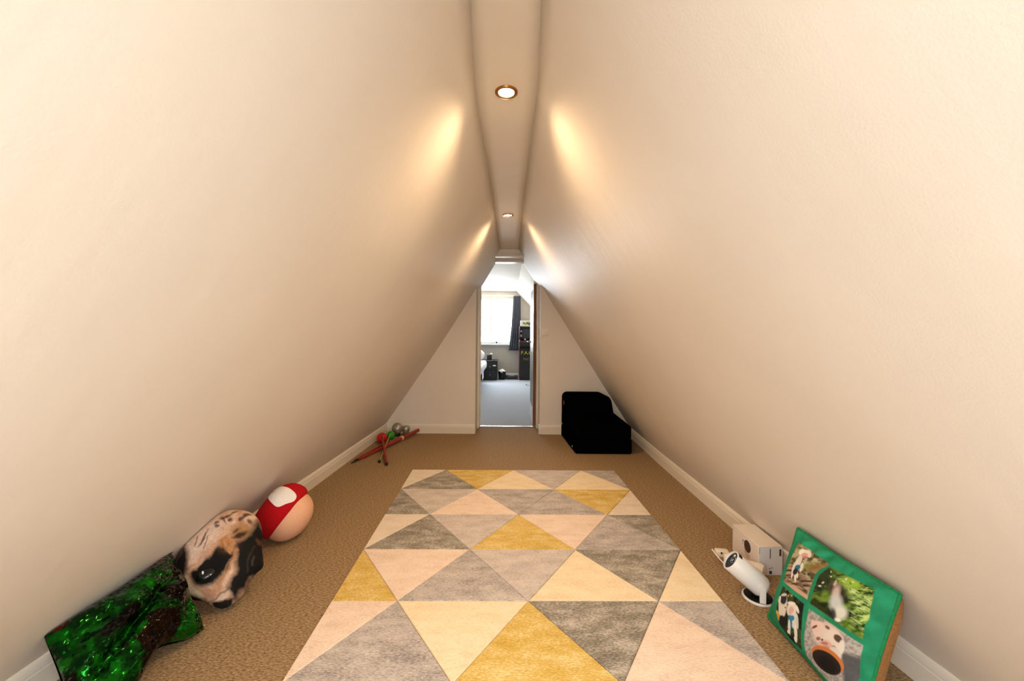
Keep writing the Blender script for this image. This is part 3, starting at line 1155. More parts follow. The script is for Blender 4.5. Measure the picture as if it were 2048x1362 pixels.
for v in mb.bm.verts:
    k = 1 + .03 * math.sin(3 * math.atan2(v.co.y - rimc.y, v.co.z - rimc.z))
    v.co = squash(rimc + (v.co - rimc) * k)
capo = mb.build('cap', M['red_cloth'], pl, 80)
from mathutils.bvhtree import BVHTree
BV = BVHTree.FromPolygons([v.co[:] for v in capo.data.vertices], [list(f.vertices) for f in capo.data.polygons])


def cap_point(px, py, lift=.003):
    """first hit of a sight line with the cap dome"""
    o_ = Vector((0, 0, EYE))
    r = (at(px, py, 1.0) - o_).normalized()
    hit, nrm, _, _ = BV.ray_cast(o_, r)
    if hit is None:
        hit, nrm, _, _ = BV.find_nearest(o_ + r * (rimc - o_).length)
    if nrm.dot(r) > 0:
        nrm = -nrm
    return hit + nrm * lift


def patch(poly, name, mt, parent, n=10):
    P = np.array(poly, float)
    c = P.mean(0)
    m = len(P)
    rim_ = []
    for i in range(m):
        p0, p1, p2, p3 = P[i - 1], P[i], P[(i + 1) % m], P[(i + 2) % m]
        for t_ in np.linspace(0, 1, 6, endpoint=False):
            rim_.append(.5 * ((2 * p1) + (-p0 + p2) * t_ + (2 * p0 - 5 * p1 + 4 * p2 - p3) * t_ ** 2 + (-p0 + 3 * p1 - 3 * p2 + p3) * t_ ** 3))
    V = np.zeros((len(rim_), n + 1, 3))
    for i, rp in enumerate(rim_):
        for j, s in enumerate(np.linspace(0.01, 1, n)):
            pp = c + s * (rp - c)
            V[i, j] = squash(cap_point(*pp, lift=.0045 * (1 - .3 * s ** 4)))
        V[i, n] = squash(cap_point(*rp, lift=-.004))
    me = grid_mesh(name, V, True)
    bm = bmesh.new()
    bm.from_mesh(me)
    bmesh.ops.recalc_face_normals(bm, faces=bm.faces)
    bm.to_mesh(me)
    bm.free()
    return link(name, me, mt, parent, 80)


patch([(537, 995), (546, 981), (562, 974), (578, 977), (592, 990), (588, 1002), (572, 1008), (556, 1014), (545, 1007)], 'white_patch', M['white_cloth'], pl)

# ------------------------------------------------------------------ sequin cushion
sq = empty('sequin_cushion', (-1.2, 1.3, 0))
tag(sq, 'crumpled green and black sequin cushion', 'cushion')
TRc, TLc = np.array((-1.338, 1.580, .225)), np.array((-1.350, 1.160, .214))
BRc, BLc = np.array((-1.105, 1.455, .012)), np.array((-1.10, 1.02, .012))
nu, nv = 170, 150
U, Wv = np.meshgrid(np.linspace(0, 1, nu), np.linspace(0, 1, nv), indexing='ij')     # u: near -> far, v: top -> bottom
base = ((1 - U) * (1 - Wv))[..., None] * TLc + (U * (1 - Wv))[..., None] * TRc + ((1 - U) * Wv)[..., None] * BLc + (U * Wv)[..., None] * BRc
edge = np.clip(1 - (2 * U - 1) ** 6, 0, 1) * np.clip(1 - (2 * Wv - 1) ** 6, 0, 1)
nsq = np.cross(BRc - TRc, TLc - TRc)
nsq = nsq / np.linalg.norm(nsq)
if nsq[2] < 0:
    nsq = -nsq
pinch = 1 - .07 * (np.sin(math.pi * U) * (np.abs(2 * Wv - 1) ** 3) + np.sin(math.pi * Wv) * (np.abs(2 * U - 1) ** 3))
ctr = base.mean((0, 1))
base = ctr + (base - ctr) * pinch[..., None]
base = base + (Wv ** 3 * .06 * np.exp(-((U - .62) / .2) ** 2))[..., None] * (TRc - BRc) / np.linalg.norm(TRc - BRc)
bul = .085 * np.sqrt(np.clip((1 - (2 * U - 1) ** 2) * (1 - (2 * Wv - 1) ** 2), 0, 1)) ** .8
fold = .045 * (fbm(U * 3.2 + Wv * 1.6, Wv * 5.5 - U * 2.0, 11, 3) - .5) + .020 * np.sin(14 * (Wv * .9 + U * .55) + 3 * fbm(U * 3, Wv * 3, 5)) * fbm(U * 4, Wv * 4, 9)
fold += -.03 * np.exp(-((Wv - (.62 - .35 * U)) / .05) ** 2) * np.clip(1 - np.abs(U - .42) / .35, 0, 1)
front_ = base + (bul + fold * edge)[..., None] * nsq
back_ = base - (.55 * bul)[..., None] * nsq


def clampwall(Vv, m=.004):
    Vv = Vv.copy()
    for i in range(Vv.shape[0]):
        for j in range(Vv.shape[1]):
            x_, y_, z_ = Vv[i, j]
            z_ = max(z_, .004)
            lim = (slope_x(y_, z_, -1) if z_ > BASE_H else foot_l(y_)) + m
            Vv[i, j] = (max(x_, lim), y_, z_)
    return Vv


front_, back_ = clampwall(front_), clampwall(back_)
me = grid_mesh('sequin_face', front_)
fpx, fpy = to_px(base.reshape(-1, 3) + .03 * nsq)
zx, zy = (fpx - 60) * 4.83, (fpy - 1080) * 4.83          # enlarged print units
wx, wy = zx + 60 * (fbm(zx / 60, zy / 60, 2) - .5), zy + 60 * (fbm(zx / 60, zy / 60, 6) - .5)
p = Print(wx, wy, '#0A5A0E')
p.tex(np.ones(zx.shape), .012, ['#02300A', '#07560D', '#0E7C16'], 3, 1, 1, 2.6)
BK = '#100A09'
p.poly([(1180, 520), (1350, 470), (1330, 250), (1420, 200), (1520, 620), (1420, 690), (1230, 680)], BK, 30)
p.poly([(930, 1040), (1010, 950), (1080, 790), (1280, 755), (1400, 720), (1430, 830), (1370, 1010), (1250, 1080), (1150, 1200), (1100, 1420), (1000, 1420), (1010, 1200)], '#1D100B', 26)
p.poly([(590, 960), (850, 740), (1010, 690), (960, 830), (720, 1010), (570, 1060)], BK, 24)
p.poly([(60, 880), (200, 840), (240, 1000), (330, 1180), (430, 1330), (520, 1500), (60, 1500)], BK, 26)
p.poly([(130, 900), (900, 420), (1330, 120), (1340, 210), (900, 500), (300, 860)], '#0A1206', 40, .9)
p.poly([(780, 1120), (850, 1070), (870, 1110), (800, 1150)], BK, 24)
p.poly([(240, 830), (360, 760), (370, 790), (270, 860)], '#7A1210', 14)
p.poly([(1150, 240), (1310, 140), (1320, 165), (1180, 260)], '#7A1210', 14)
p.poly([(1370, 1030), (1420, 850), (1540, 780), (1680, 890), (1560, 960)], '#0C6E14', 24)
set_colors(me, p.c)
bm = bmesh.new()
bm.from_mesh(me)
bmesh.ops.recalc_face_normals(bm, faces=bm.faces)
bm.faces.ensure_lookup_table()
if bm.faces[len(bm.faces) // 2].normal.dot(Vector(nsq)) < 0:
    bmesh.ops.reverse_faces(bm, faces=bm.faces)
bm.to_mesh(me)
bm.free()
link('sequin_face', me, M['sequins'], sq, 80)
me = grid_mesh('cushion_back', back_)
link('cushion_back', me, M['black_fabric'], sq, 80)
tg = fl(392, 1236, .02)
mb = MB()
mb.box((-.022, -.012, -.0006), (.022, .012, .0006), M=Matrix.Translation((-1.130, 1.452, .024)) @ Matrix.Rotation(.5, 4, 'Z') @ Matrix.Rotation(-.5, 4, 'X'))
mb.box((-.012, -.005, -.0006), (.012, .005, .0006), M=Matrix.Translation((-1.134, 1.464, .036)) @ Matrix.Rotation(1.2, 4, 'Z') @ Matrix.Rotation(.6, 4, 'Y'))
mb.build('care_tag', M['white_cloth'], sq, None)

# ------------------------------------------------------------------ green photo cushion
gc = empty('photo_cushion', (1.05, 1.34, 0))
tag(gc, 'green cushion printed with four dog photographs', 'cushion')
TL, TR = np.array((1.132, 1.555, .352)), np.array((1.128, 1.142, .366))
BL, BR = np.array((1.012, 1.545, .012)), np.array((1.000, 1.118, .012))
nu, nv = 260, 240
U, Wv = np.meshgrid(np.linspace(0, 1, nu), np.linspace(0, 1, nv), indexing='ij')
base = ((1 - U) * (1 - Wv))[..., None] * TL + (U * (1 - Wv))[..., None] * TR + ((1 - U) * Wv)[..., None] * BL + (U * Wv)[..., None] * BR
ngc = np.cross(TR - TL, BL - TL)
ngc /= np.linalg.norm(ngc)
if ngc[0] > 0:
    ngc = -ngc
# printed layout, in enlarged print units
gx, gy = to_px(base.reshape(-1, 3) + .03 * ngc)
gx, gy = (gx - 1520) * 4.103, (gy - 1030) * 4.103
p = Print(gx, gy, '#1F8A62')
p.tex(np.ones(gx.shape), .01, ['#1A7F58', '#23946A'], 3)
q1 = [(308, 215), (420, 285), (585, 405), (520, 455), (490, 500), (438, 712), (330, 640), (208, 545), (250, 400)]
q2 = [(590, 425), (700, 480), (940, 612), (900, 830), (850, 1025), (650, 880), (460, 745), (500, 580), (520, 510)]
q3 = [(205, 585), (300, 660), (412, 748), (380, 950), (343, 1120), (230, 1020), (150, 900), (135, 800)]
q4 = [(455, 790), (640, 915), (850, 1075), (820, 1220), (780, 1440), (600, 1420), (470, 1290), (376, 1160), (400, 1000)]


def mask(q):
    return Print(gx, gy, '#000000').poly(q, '#000000', 6)


m1, m2, m3, m4 = mask(q1), mask(q2), mask(q3), mask(q4)
# photo 1: pale dog standing on a log
a = Print(gx, gy, '#8E8263')
a.tex(np.ones(gx.shape), .03, ['#4E4A2E', '#8D8560', '#B7AD8C'], 12, con=3)
a.poly([(400, 420), (600, 380), (560, 480), (430, 480)], '#8B6A3A', 30, .8)
a.ell(420, 430, 30, 18, '#6F8A3A', 0, .8, .7)
lg = Print(gx, gy, '#000000').poly([(180, 440), (240, 390), (480, 560), (470, 640), (330, 610), (200, 560)], '#000000', 10)
a.tex(lg, .02, ['#3E2E22', '#8A735C', '#B49C84'], 21, .6, 2.6, 3.2)
a.poly([(190, 540), (330, 600), (460, 690), (440, 730), (200, 580)], '#C9A68C', 12)
a.ell(450, 500, 26, 22, '#5A4632', 20, .7, .8)
a.ell(440, 500, 12, 10, '#20140E', 20, .7, .8)
a.line([(250, 540), (330, 585), (380, 600), (430, 640)], 8, '#4A3328')
for e_ in ((340, 400, 26, 70, 18, '#D9D3C8'), (318, 430, 22, 60, 22, '#E2DDD2'), (385, 315, 44, 34, 15, '#E8E0D4'), (352, 300, 16, 26, 30, '#EFE8DC'),
           (422, 330, 14, 24, -10, '#E2D6C8'), (384, 335, 26, 24, 20, '#D8A296'), (392, 352, 18, 10, 0, '#B87A72'), (298, 490, 9, 42, 10, '#E6E0D2'),
           (326, 520, 10, 46, -4, '#EAE4D8'), (342, 500, 8, 34, -8, '#E6DED0'), (374, 440, 14, 40, 10, '#E0DACE')):
    a.ell(*e_[:4], e_[5], e_[4], .25)
a.ell(340, 440, 26, 22, '#2F6E86', -20, .3)
a.ell(322, 475, 22, 28, '#2A2A32', 20, .3)
p.mix(m1, a.c)
# photo 2: blurred dog among sunlit green leaves
a = Print(gx, gy, '#3C5220')
a.tex(np.ones(gx.shape), .012, ['#15200C', '#3F5A1C', '#6C8A30'], 31, 1.0, 2.0, 3.2)
a.tex(Print(gx, gy, '#000000').poly([(640, 500), (1000, 600), (900, 1060), (800, 820), (760, 640)], '#000000', 40), .03, ['#20300E', '#6E9440', '#B8CE7C'], 33, .8, 2.2, 3.0)
a.poly([(480, 480), (600, 420), (640, 520), (600, 640), (500, 640)], '#1C2218', 40, .9)
a.poly([(440, 740), (500, 690), (640, 800), (660, 880)], '#161A0C', 25, .9)
a.ell(760, 560, 80, 44, '#93B63E', 25, .8, .9)
for i in range(46):
    cx_, cy_ = rng.uniform(520, 920), rng.uniform(430, 640)
    a.ell(cx_, cy_, rng.uniform(5, 14), rng.uniform(3, 8), ['#10180A', '#DDE6C8', '#0C1208', '#56742A'][i % 4], rng.uniform(0, 180), .8, .8)
for i in range(40):
    cx_, cy_ = rng.uniform(760, 930), rng.uniform(600, 980)
    a.line([(cx_, cy_), (cx_ + 40, cy_ + 30)], 5, ['#A8C870', '#1C2A0C', '#D8E4B0'][i % 3], .9, .6)
a.ell(690, 640, 90, 50, '#2E241C', 50, .9, .9)
a.ell(640, 620, 36, 44, '#4A3A34', 0, .9, .85)
a.ell(668, 660, 30, 70, '#C8B4AC', 8, .9, .95)
a.ell(672, 740, 48, 70, '#C6CBCB', 0, .8, .95)
a.ell(705, 820, 50, 56, '#D8DACC', 20, .7, .95)
a.ell(680, 875, 26, 16, '#E6E6DA', 20, .6)
a.ell(648, 830, 22, 44, '#20242A', 0, .9, .9)
a.ell(655, 575, 12, 22, '#C8A49C', 20, .8)
p.mix(m2, a.c)
# photo 3: two pale dogs side by side
a = Print(gx, gy, '#161A12')
a.tex(np.ones(gx.shape), .03, ['#0C100A', '#1C2416', '#3E4A26'], 41, con=2.6)
for i in range(10):
    a.ell(rng.uniform(230, 330), rng.uniform(610, 690), 7, 9, ['#C8C070', '#7E8C3C'][i % 2], 0, .6, .8)
a.ell(155, 830, 18, 36, '#D8A83C', 10, .6)
a.ell(140, 800, 14, 14, '#E8C860', 10, .6)
for e_ in ((215, 745, 44, 90, 6, '#D8D2C6'), (222, 700, 32, 44, 0, '#2A2A30'), (182, 700, 14, 30, 10, '#E4DED2'), (225, 665, 30, 12, 0, '#D0C6BC'),
           (205, 800, 36, 46, 0, '#DCD6CA'), (195, 880, 34, 50, 0, '#1A1A1C'), (240, 772, 7, 6, 0, '#3A3432'),
           (300, 790, 44, 60, 12, '#E2DCD2'), (296, 800, 24, 34, 10, '#D6AEA6'), (352, 790, 12, 36, -20, '#E8E2D8'), (300, 740, 36, 14, 10, '#ECE6DC'),
           (320, 880, 36, 70, 4, '#D6DADC'), (275, 890, 22, 56, 6, '#2C7488'), (300, 860, 22, 22, 30, '#2F86A2'), (260, 930, 14, 60, 12, '#E2DED6'),
           (240, 965, 16, 14, 0, '#ECE8E0'), (318, 980, 16, 70, 8, '#E6E2DA'), (298, 1030, 14, 24, 0, '#EEEAE2'), (345, 900, 12, 50, 0, '#CFCBC4')):
    a.ell(*e_[:4], e_[5], e_[4], .25)
p.mix(m3, a.c)
# photo 4: pale dog with an orange rimmed black bowl
a = Print(gx, gy, '#9A948E')
a.tex(np.ones(gx.shape), .06, ['#85807A', '#A8A29C', '#B8B2AC'], 51, con=2.4)
a.poly([(690, 1130), (860, 1190), (840, 1500), (700, 1500), (690, 1250)], '#4C4E52', 40, .95)
for e_ in ((590, 1010, 112, 100, 20, '#D6C2B4'), (530, 950, 56, 60, 10, '#DCC8BC'), (640, 1060, 80, 110, -15, '#DDD0C4'), (500, 930, 34, 50, -20, '#E0C2B4'),
           (496, 935, 26, 10, -25, '#6A4C42'), (598, 925, 26, 34, -30, '#D2BCB0'), (600, 940, 22, 12, 40, '#7A5E54'), (680, 1030, 26, 40, -40, '#5A423A'),
           (700, 1100, 22, 60, 10, '#DCD6CE'), (575, 1085, 56, 44, 20, '#D8A89C'), (580, 1110, 34, 24, 20, '#C88A80'), (520, 1030, 18, 14, 0, '#8A6258'),
           (552, 1040, 10, 8, 0, '#4A3430'), (570, 1068, 30, 12, 10, '#A87A70'), (640, 1120, 24, 34, 0, '#6E6460'), (650, 1150, 40, 60, -30, '#D6CABE')):
    a.ell(*e_[:4], e_[5], e_[4], .3)
a.ell(578, 1200, 150, 86, '#C2733E', 38, .06)
a.ell(568, 1222, 136, 78, '#201A18', 38, .06)
a.ell(575, 1240, 90, 50, '#120E0D', 38, .4)
p.mix(m4, a.c)
# folds and shape
sx_, sy_ = 2 * U - 1, 2 * Wv - 1
bul = .05 * (np.clip(1 - np.abs(sx_) ** 3.2, 0, 1) * np.clip(1 - np.abs(sy_) ** 3.2, 0, 1)) ** .6
pinch = 1 - .035 * (np.cos(sx_ * math.pi / 2) * np.abs(sy_) ** 3 + np.cos(sy_ * math.pi / 2) * np.abs(sx_) ** 3)
ctr = base.mean((0, 1))
base2 = ctr + (base - ctr) * pinch[..., None]
wr = .036 * np.sin(34 * U + 6 * fbm(U * 3, Wv * 3, 3)) * np.exp(-(Wv / .10) ** 2) * (fbm(U * 6, Wv, 8) - .2)
wr += .024 * np.sin(30 * Wv + 5 * fbm(U * 3, Wv * 3, 13)) * np.exp(-((1 - U) / .07) ** 2) * (fbm(U, Wv * 6, 18) - .15)
wr += .006 * (fbm(U * 4, Wv * 4, 23) - .5)
ed = np.clip(np.minimum.reduce([U, 1 - U, Wv, 1 - Wv]) * 14, 0, 1)
front_ = base2 + (bul + wr * ed)[..., None] * ngc
for i in range(nu):
    for j in range(nv):
        front_[i, j, 2] = max(front_[i, j, 2], .004)
me = grid_mesh('printed_face', front_)
set_colors(me, p.c)
bm = bmesh.new()
bm.from_mesh(me)
bmesh.ops.recalc_face_normals(bm, faces=bm.faces)
bm.faces.ensure_lookup_table()
if bm.faces[len(bm.faces) // 2].normal.dot(Vector(ngc)) < 0:
    bmesh.ops.reverse_faces(bm, faces=bm.faces)
bm.to_mesh(me)
bm.free()
link('printed_face', me, M['print'], gc, 80)
# tan suedette side and back
ku, kv = 60, 60
Us, Vs = np.meshgrid(np.linspace(0, 1, ku), np.linspace(0, 1, kv), indexing='ij')
bs = ((1 - Us) * (1 - Vs))[..., None] * TL + (Us * (1 - Vs))[..., None] * TR + ((1 - Us) * Vs)[..., None] * BL + (Us * Vs)[..., None] * BR
s1, s2_ = 2 * Us - 1, 2 * Vs - 1
pin = 1 - .035 * (np.cos(s1 * math.pi / 2) * np.abs(s2_) ** 3 + np.cos(s2_ * math.pi / 2) * np.abs(s1) ** 3)
bs = bs.mean((0, 1)) + (bs - bs.mean((0, 1))) * pin[..., None]
side_d = .028
bk = .052 * (np.clip(1 - np.abs(s1) ** 6, 0, 1) * np.clip(1 - np.abs(s2_) ** 6, 0, 1)) ** .45 * np.where(Us > .9, 1.0, 1.0)
Bv = bs - bk[..., None] * ngc
for i in range(ku):
    for j in range(kv):
        x_, y_, z_ = Bv[i, j]
        z_ = max(z_, .004)
        lim = (slope_x(y_, z_, 1) if z_ > BASE_H else foot_r(y_)) - .004
        Bv[i, j] = (min(x_, lim), y_ - (.012 * (1 - abs(s2_[i, j]) ** 4) if Us[i, j] > .93 and Us[i, j] < .999 else 0), z_)
link('suedette_back', grid_mesh('suedette_back', Bv), M['tan_cloth'], gc, 80)
# seam roll along the edges of the print
rimp = [base2[i, 0] for i in range(0, nu, 8)] + [base2[-1, j] for j in range(0, nv, 8)] + [base2[i, -1] for i in range(nu - 1, -1, -8)] + [base2[0, j] for j in range(nv - 1, -1, -8)]
rimp = [(q_[0], q_[1], max(q_[2], .008)) for q_ in rimp]
MB().tube(rimp + [rimp[0]], .0045, 8, cap=False).build('seam', speckled('green_seam', srgb(30, 120, 70), srgb(36, 140, 84), 200, .9, .2, .001), gc, 80)

# ------------------------------------------------------------------ carton
bx = empty('carton', (1.21, 1.93, 0))
tag(bx, 'white cardboard carton with a printed projector picture', 'box')
X0, X1, Y0c, Y1c, ZH = 1.150, 1.262, 1.828, 2.040, .134
MB().box((X0, Y0c, 0), (X1, Y1c, ZH), .0015, 1).build('carton_body', M['card'], bx)
MB().box((X0 + .003, Y0c - .0006, .003), (X1 - .003, Y0c + .0005, ZH - .003)).build('end_label', M['card_label'], bx, None)
fx = lambda u, v, d: (X0 + u, d, v)
for (u0, u1, v0, v1) in ((.052, .0555, .078, .124), (.096, .105, .09, .121), (.050, .062, .008, .022), (.0505, .054, .030, .036), (.060, .064, .033, .038), (.004, .0055, .1, .126), (.004, .0055, .03, .05)):
    MB().prism([(u0, v0), (u1, v0), (u1, v1), (u0, v1)], fx, Y0c - .0009, Y0c - .0005).build('printed_mark', M['ink'], bx, None)
# picture of a projector printed on the long side
fs = lambda u, v, d: (d, Y1c - u, v)
ov = [(.128 + .026 * math.cos(t_) , .088 + .028 * math.sin(t_)) for t_ in np.linspace(0, 2 * math.pi, 28, endpoint=False)]
MB().prism(ov, fs, X0 - .0008, X0 + .0002).build('printed_lens', M['lens_brown'], bx, None)
ring = [(.102, .098), (.104, .052), (.118, .034), (.142, .036), (.15, .058), (.128, .058), (.108, .07)]
MB().prism(ring, fs, X0 - .0006, X0 + .0002).build('printed_body', mat('print_blush', srgb(208, 184, 166), .6), bx, None)
mb = MB()
for (u0, u1, v0, v1) in ((.088, .104, .098, .102), (.088, .091, .08, .1), (.19, .196, .012, .026)):
    MB().prism([(u0, v0), (u1, v0), (u1, v1), (u0, v1)], fs, X0 - .0008, X0 + .0002).build('printed_bracket', M['ink_soft'], bx, None)

# ------------------------------------------------------------------ mini projector
pj = empty('mini_projector', (1.052, 1.672, 0))
tag(pj, 'white cylindrical mini projector on a round swivel base', 'projector')
bc = Vector((1.052, 1.672, 0))
TB = Matrix.Translation(bc)
MB().lathe([(0, 0), (.058, 0), (.0605, .003), (.060, .007), (.054, .009), (0, .009)], TB, 48).build('base_rim', M['white_plastic'], pj)
MB().lathe([(0, .0085), (.053, .0085), (.0535, .011), (.050, .0135), (.036, .016), (.02, .019), (0, .02)], TB, 48).build('base_disc', M['black_gloss'], pj)
tail = at(1533, 1183, 1.655)
lensc = at(1461, 1120, 1.78)
tail = at(1524, 1174, 1.665)
head = at(1461, 1119, 1.70)
axp = (head - tail).normalized()
LN = (head - tail).length
RP = .044
TP = Matrix.Translation(tail) @ axp.to_track_quat('Z', 'Y').to_matrix().to_4x4()
MB().lathe([(0, -.012), (.024, -.011), (.038, -.005), (RP, .006), (RP, LN - .003), (RP - .002, LN), (RP - .005, LN), (RP - .006, LN - .006), (RP - .006, LN - .02), (0, LN - .02)], TP, 56).build('body', M['white_plastic'], pj)
MB().lathe([(0, LN - .0075), (.02, LN - .0075), (RP - .006, LN - .007), (RP - .006, LN - .012)], TP, 48).build('front_glass', M['black_gloss'], pj)
lz = MB().lathe([(.017, LN - .0078), (.017, LN - .005), (.013, LN - .0045), (.009, LN - .006), (0, LN - .005)], TP @ Matrix.Translation((.006, .008, 0)), 28)
lz.build('lens', mat('coated_lens', srgb(70, 66, 60), .12, .3), pj)
MB().lathe([(.0, LN - .0055), (.005, LN - .0055), (.006, LN - .0075)], TP @ Matrix.Translation((-.012, .022, 0)), 16).build('sensor_eye', M['white_plastic'], pj)
# black focus slot on top of the barrel, located by the direction that faces up and away from the base
loc_up = TP.to_3x3().inverted() @ Vector((.55, -.35, .75))
ang = math.atan2(loc_up.y, loc_up.x)
mb = MB()
nseg = 8
for i in range(nseg):
    a0, a1 = ang - .32 + .64 * i / nseg, ang - .32 + .64 * (i + 1) / nseg
    z0_, z1_ = LN - .020, LN - .004
    vs = []
    for rr_ in (RP - .001, RP + .0006):
        for aa in (a0, a1):
            for zz in (z0_, z1_):
                vs.append(mb.bm.verts.new(TP @ Vector((rr_ * math.cos(aa), rr_ * math.sin(aa), zz))))
    mb.bm.faces.new((vs[4], vs[6], vs[7], vs[5]))
    mb.bm.faces.new((vs[4], vs[5], vs[1], vs[0]))
    mb.bm.faces.new((vs[6], vs[2], vs[3], vs[7]))
    mb.bm.faces.new((vs[4], vs[0], vs[2], vs[6]))
    mb.bm.faces.new((vs[5], vs[7], vs[3], vs[1]))
mb.build('focus_slot', M['black'], pj, 50)
# bracket arms from the base to the barrel
for s in (-1, 1):
    side = axp.cross(Vector((0, 0, 1))).normalized() * s
    c0 = tail + axp * .022 + side * (RP + .003)
    foot = Vector((c0.x - .006 * s * 0, c0.y, .014))
    mid = tail + axp * .012 + side * (RP + .003)
    mb = MB()
    w = axp.copy()
    w.z = 0
    w = w.normalized() * .011
    th = side * .004
    up_ = Vector((0, 0, c0.z + .012))
    q_ = []
    for (base_, zt) in ((mid, .012), (mid, c0.z + .012)):
        for a_ in (-1, 1):
            for b_ in (-1, 1):
                q_.append(mb.bm.verts.new(Vector((base_.x, base_.y, zt)) + w * a_ + th * b_))
    for f_ in ((0, 1, 3, 2), (4, 6, 7, 5), (0, 4, 5, 1), (2, 3, 7, 6), (0, 2, 6, 4), (1, 5, 7, 3)):
        mb.bm.faces.new([q_[i] for i in f_])
    mb.build('bracket_arm', M['white_plastic'], pj, None)

# ------------------------------------------------------------------ white handheld gadget behind the projector
gd = empty('handheld_gadget', tuple(fl(1490, 1160)))
tag(gd, 'cream plastic gadget with a cord behind the projector', 'gadget')
g0 = fl(1449, 1113, .04)
g1 = fl(1531, 1144, .045)
rd = [(0, .012), (.02, .019), (.12, .024), (.30, .022), (.55, .022), (.75, .027), (.90, .030), (.97, .024), (1, .010)]
MB().tube([g0.lerp(g1, t_) for t_, r_ in rd], [r_ for t_, r_ in rd], 24).build('body', M['cream_plastic'], gd)
dg = (g1 - g0).normalized()
hb = g0 - dg * .012 + Vector((0, 0, .012))
mb = MB().box((-.030, -.014, -.016), (.030, .018, .016), .007, 3, M=Matrix.Translation(hb) @ Matrix.Rotation(-.15, 4, 'Z'))
mb.build('plug_head', M['cream_plastic'], gd, 50)
for s in (-.009, .011):
    MB().lathe([(0, 0), (.0045, 0), (.0045, .002), (0, .0022)], Matrix.Translation(hb + Vector((s, -.0142, .007))) @ Matrix.Rotation(1.1, 4, 'X'), 14).build('socket_hole', M['black'], gd)
bt = g0.lerp(g1, .66)
MB().lathe([(0, 0), (.004, 0), (.0035, .0015), (0, .002)], Matrix.Translation(bt + Vector((-.004, -.014, .0195))) @ Matrix.Rotation(.5, 4, 'X'), 14).build('button', M['black'], gd)
MB().tube([hb + Vector(v_) for v_ in ((-.045, .006, .016), (-.038, -.012, .004), (-.026, -.034, -.012), (-.008, -.060, -.028), (.012, -.082, -.036), (.03, -.098, -.040))], .0032, 8).build('cord', M['cream_plastic'], gd)
MB().tube([hb + Vector(v_) for v_ in ((.016, .006, .006), (.034, -.004, -.002), (.05, -.02, -.008), (.062, -.04, -.012))], .003, 8).build('strap_loop', M['cream_plastic'], gd)

# ------------------------------------------------------------------ bedroom furniture
# curtain
cu = empty('curtain', (.16, BY1 - .1, .66))
tag(cu, 'slate grey curtain gathered beside the bright window', 'curtain')
n_ = 60
V = np.zeros((n_, 30, 3))
for j, z in enumerate(np.linspace(.665, 1.965, 30)):
    t_ = (1.965 - z) / 1.3
    xa, xb = .09 - .10 * t_ ** 1.6, .255 + .01 * t_
    for i, s in enumerate(np.linspace(0, 1, n_)):
        V[i, j] = (xa + (xb - xa) * s, BY1 - .115 + .022 * math.sin(s * 2 * math.pi * 4.5) * (.5 + .5 * t_), z)
o = link('cloth', grid_mesh('cloth', V), M['curtain'], cu, 80)
o.modifiers.new('thickness', 'SOLIDIFY').thickness = .004
MB().tube([(-1.4, BY1 - .11, 1.955), (.3, BY1 - .11, 1.955)], .007, 10).build('rail', M['white_gloss'], cu)

# ornament on the sill
on = empty('sill_ornament', (-.306, BY1 - .02, bw[2]))
tag(on, 'small dark ornament standing on the window sill', 'ornament')
MB().lathe([(0, 0), (.042, 0), (.044, .006), (.03, .014), (0, .016)], Matrix.Translation((-.306, BY1 - .03, bw[2])), 20).build('foot', M['dark'], on)
MB().lathe([(.022, .012), (.026, .03), (.016, .05), (.009, .062), (0, .066)], Matrix.Translation((-.306, BY1 - .03, bw[2])), 18).build('figure', M['dark'], on)

# bedside cabinet
bs_ = empty('bedside_cabinet', (-.5, 9.3, 0))
tag(bs_, 'black bedside cabinet under the bedroom window', 'cabinet')
MB().box((-.72, 9.02, .03), (-.275, 9.46, .425), .004, 1).build('body', M['dark'], bs_)
MB().box((-.735, 9.0, .425), (-.262, 9.47, .447), .003, 1).build('top', M['black'], bs_)
for z0_, z1_ in ((.05, .225), (.235, .415)):
    d_ = MB().box((-.705, 9.005, z0_), (-.29, 9.022, z1_), .003, 1).build('drawer', M['black'], bs_)
    MB().sphere((-.435, 8.995, (z0_ + z1_) / 2 - .01), .012, 14, 8).build('knob', M['silver'], d_)
MB().box((-.37, 9.0025, .325), (-.30, 9.0055, .35)).build('sticker', M['white_plastic'], bs_, None)
MB().box((-.715, 9.03, 0), (-.28, 9.44, .032)).build('plinth', M['black'], bs_, None)
sp = empty('desk_speaker', (-.465, 9.2, .447))
tag(sp, 'small dark cube speaker on the bedside cabinet', 'speaker')
MB().box((-.515, 9.16, .447), (-.405, 9.26, .57), .006, 2).build('case', M['dark'], sp)
MB().lathe([(0, 0), (.035, 0), (.038, .003), (.038, -.003)], Matrix.Translation((-.46, 9.158, .505)) @ Matrix.Rotation(math.pi / 2, 4, 'X'), 24).build('cone', M['black'], sp)
tr = empty('black_puck', (-.36, 9.15, .447))
tag(tr, 'flat black round gadget beside the cube speaker', 'gadget')
MB().lathe([(0, 0), (.036, 0), (.038, .005), (.032, .018), (0, .022)], Matrix.Translation((-.345, 9.12, .447)), 24).build('case', M['black'], tr)
MB().lathe([(0, .021), (.012, .0205), (.012, .023), (0, .023)], Matrix.Translation((-.345, 9.12, .447)), 16).build('dial', M['grey_plastic'], tr)
ti = empty('tissue', (-.42, 9.2, .57))
tag(ti, 'crumpled white tissue on top of the cube speaker', 'tissue')
mb = MB().sphere((-.42, 9.21, .585), (.03, .025, .02), 16, 10)
for v in mb.bm.verts:
    v.co += Vector((random.uniform(-1, 1), random.uniform(-1, 1), random.uniform(-1, 1))) * .004
    v.co.z = max(v.co.z, .57)
mb.build('crumple', M['white_cloth'], ti)

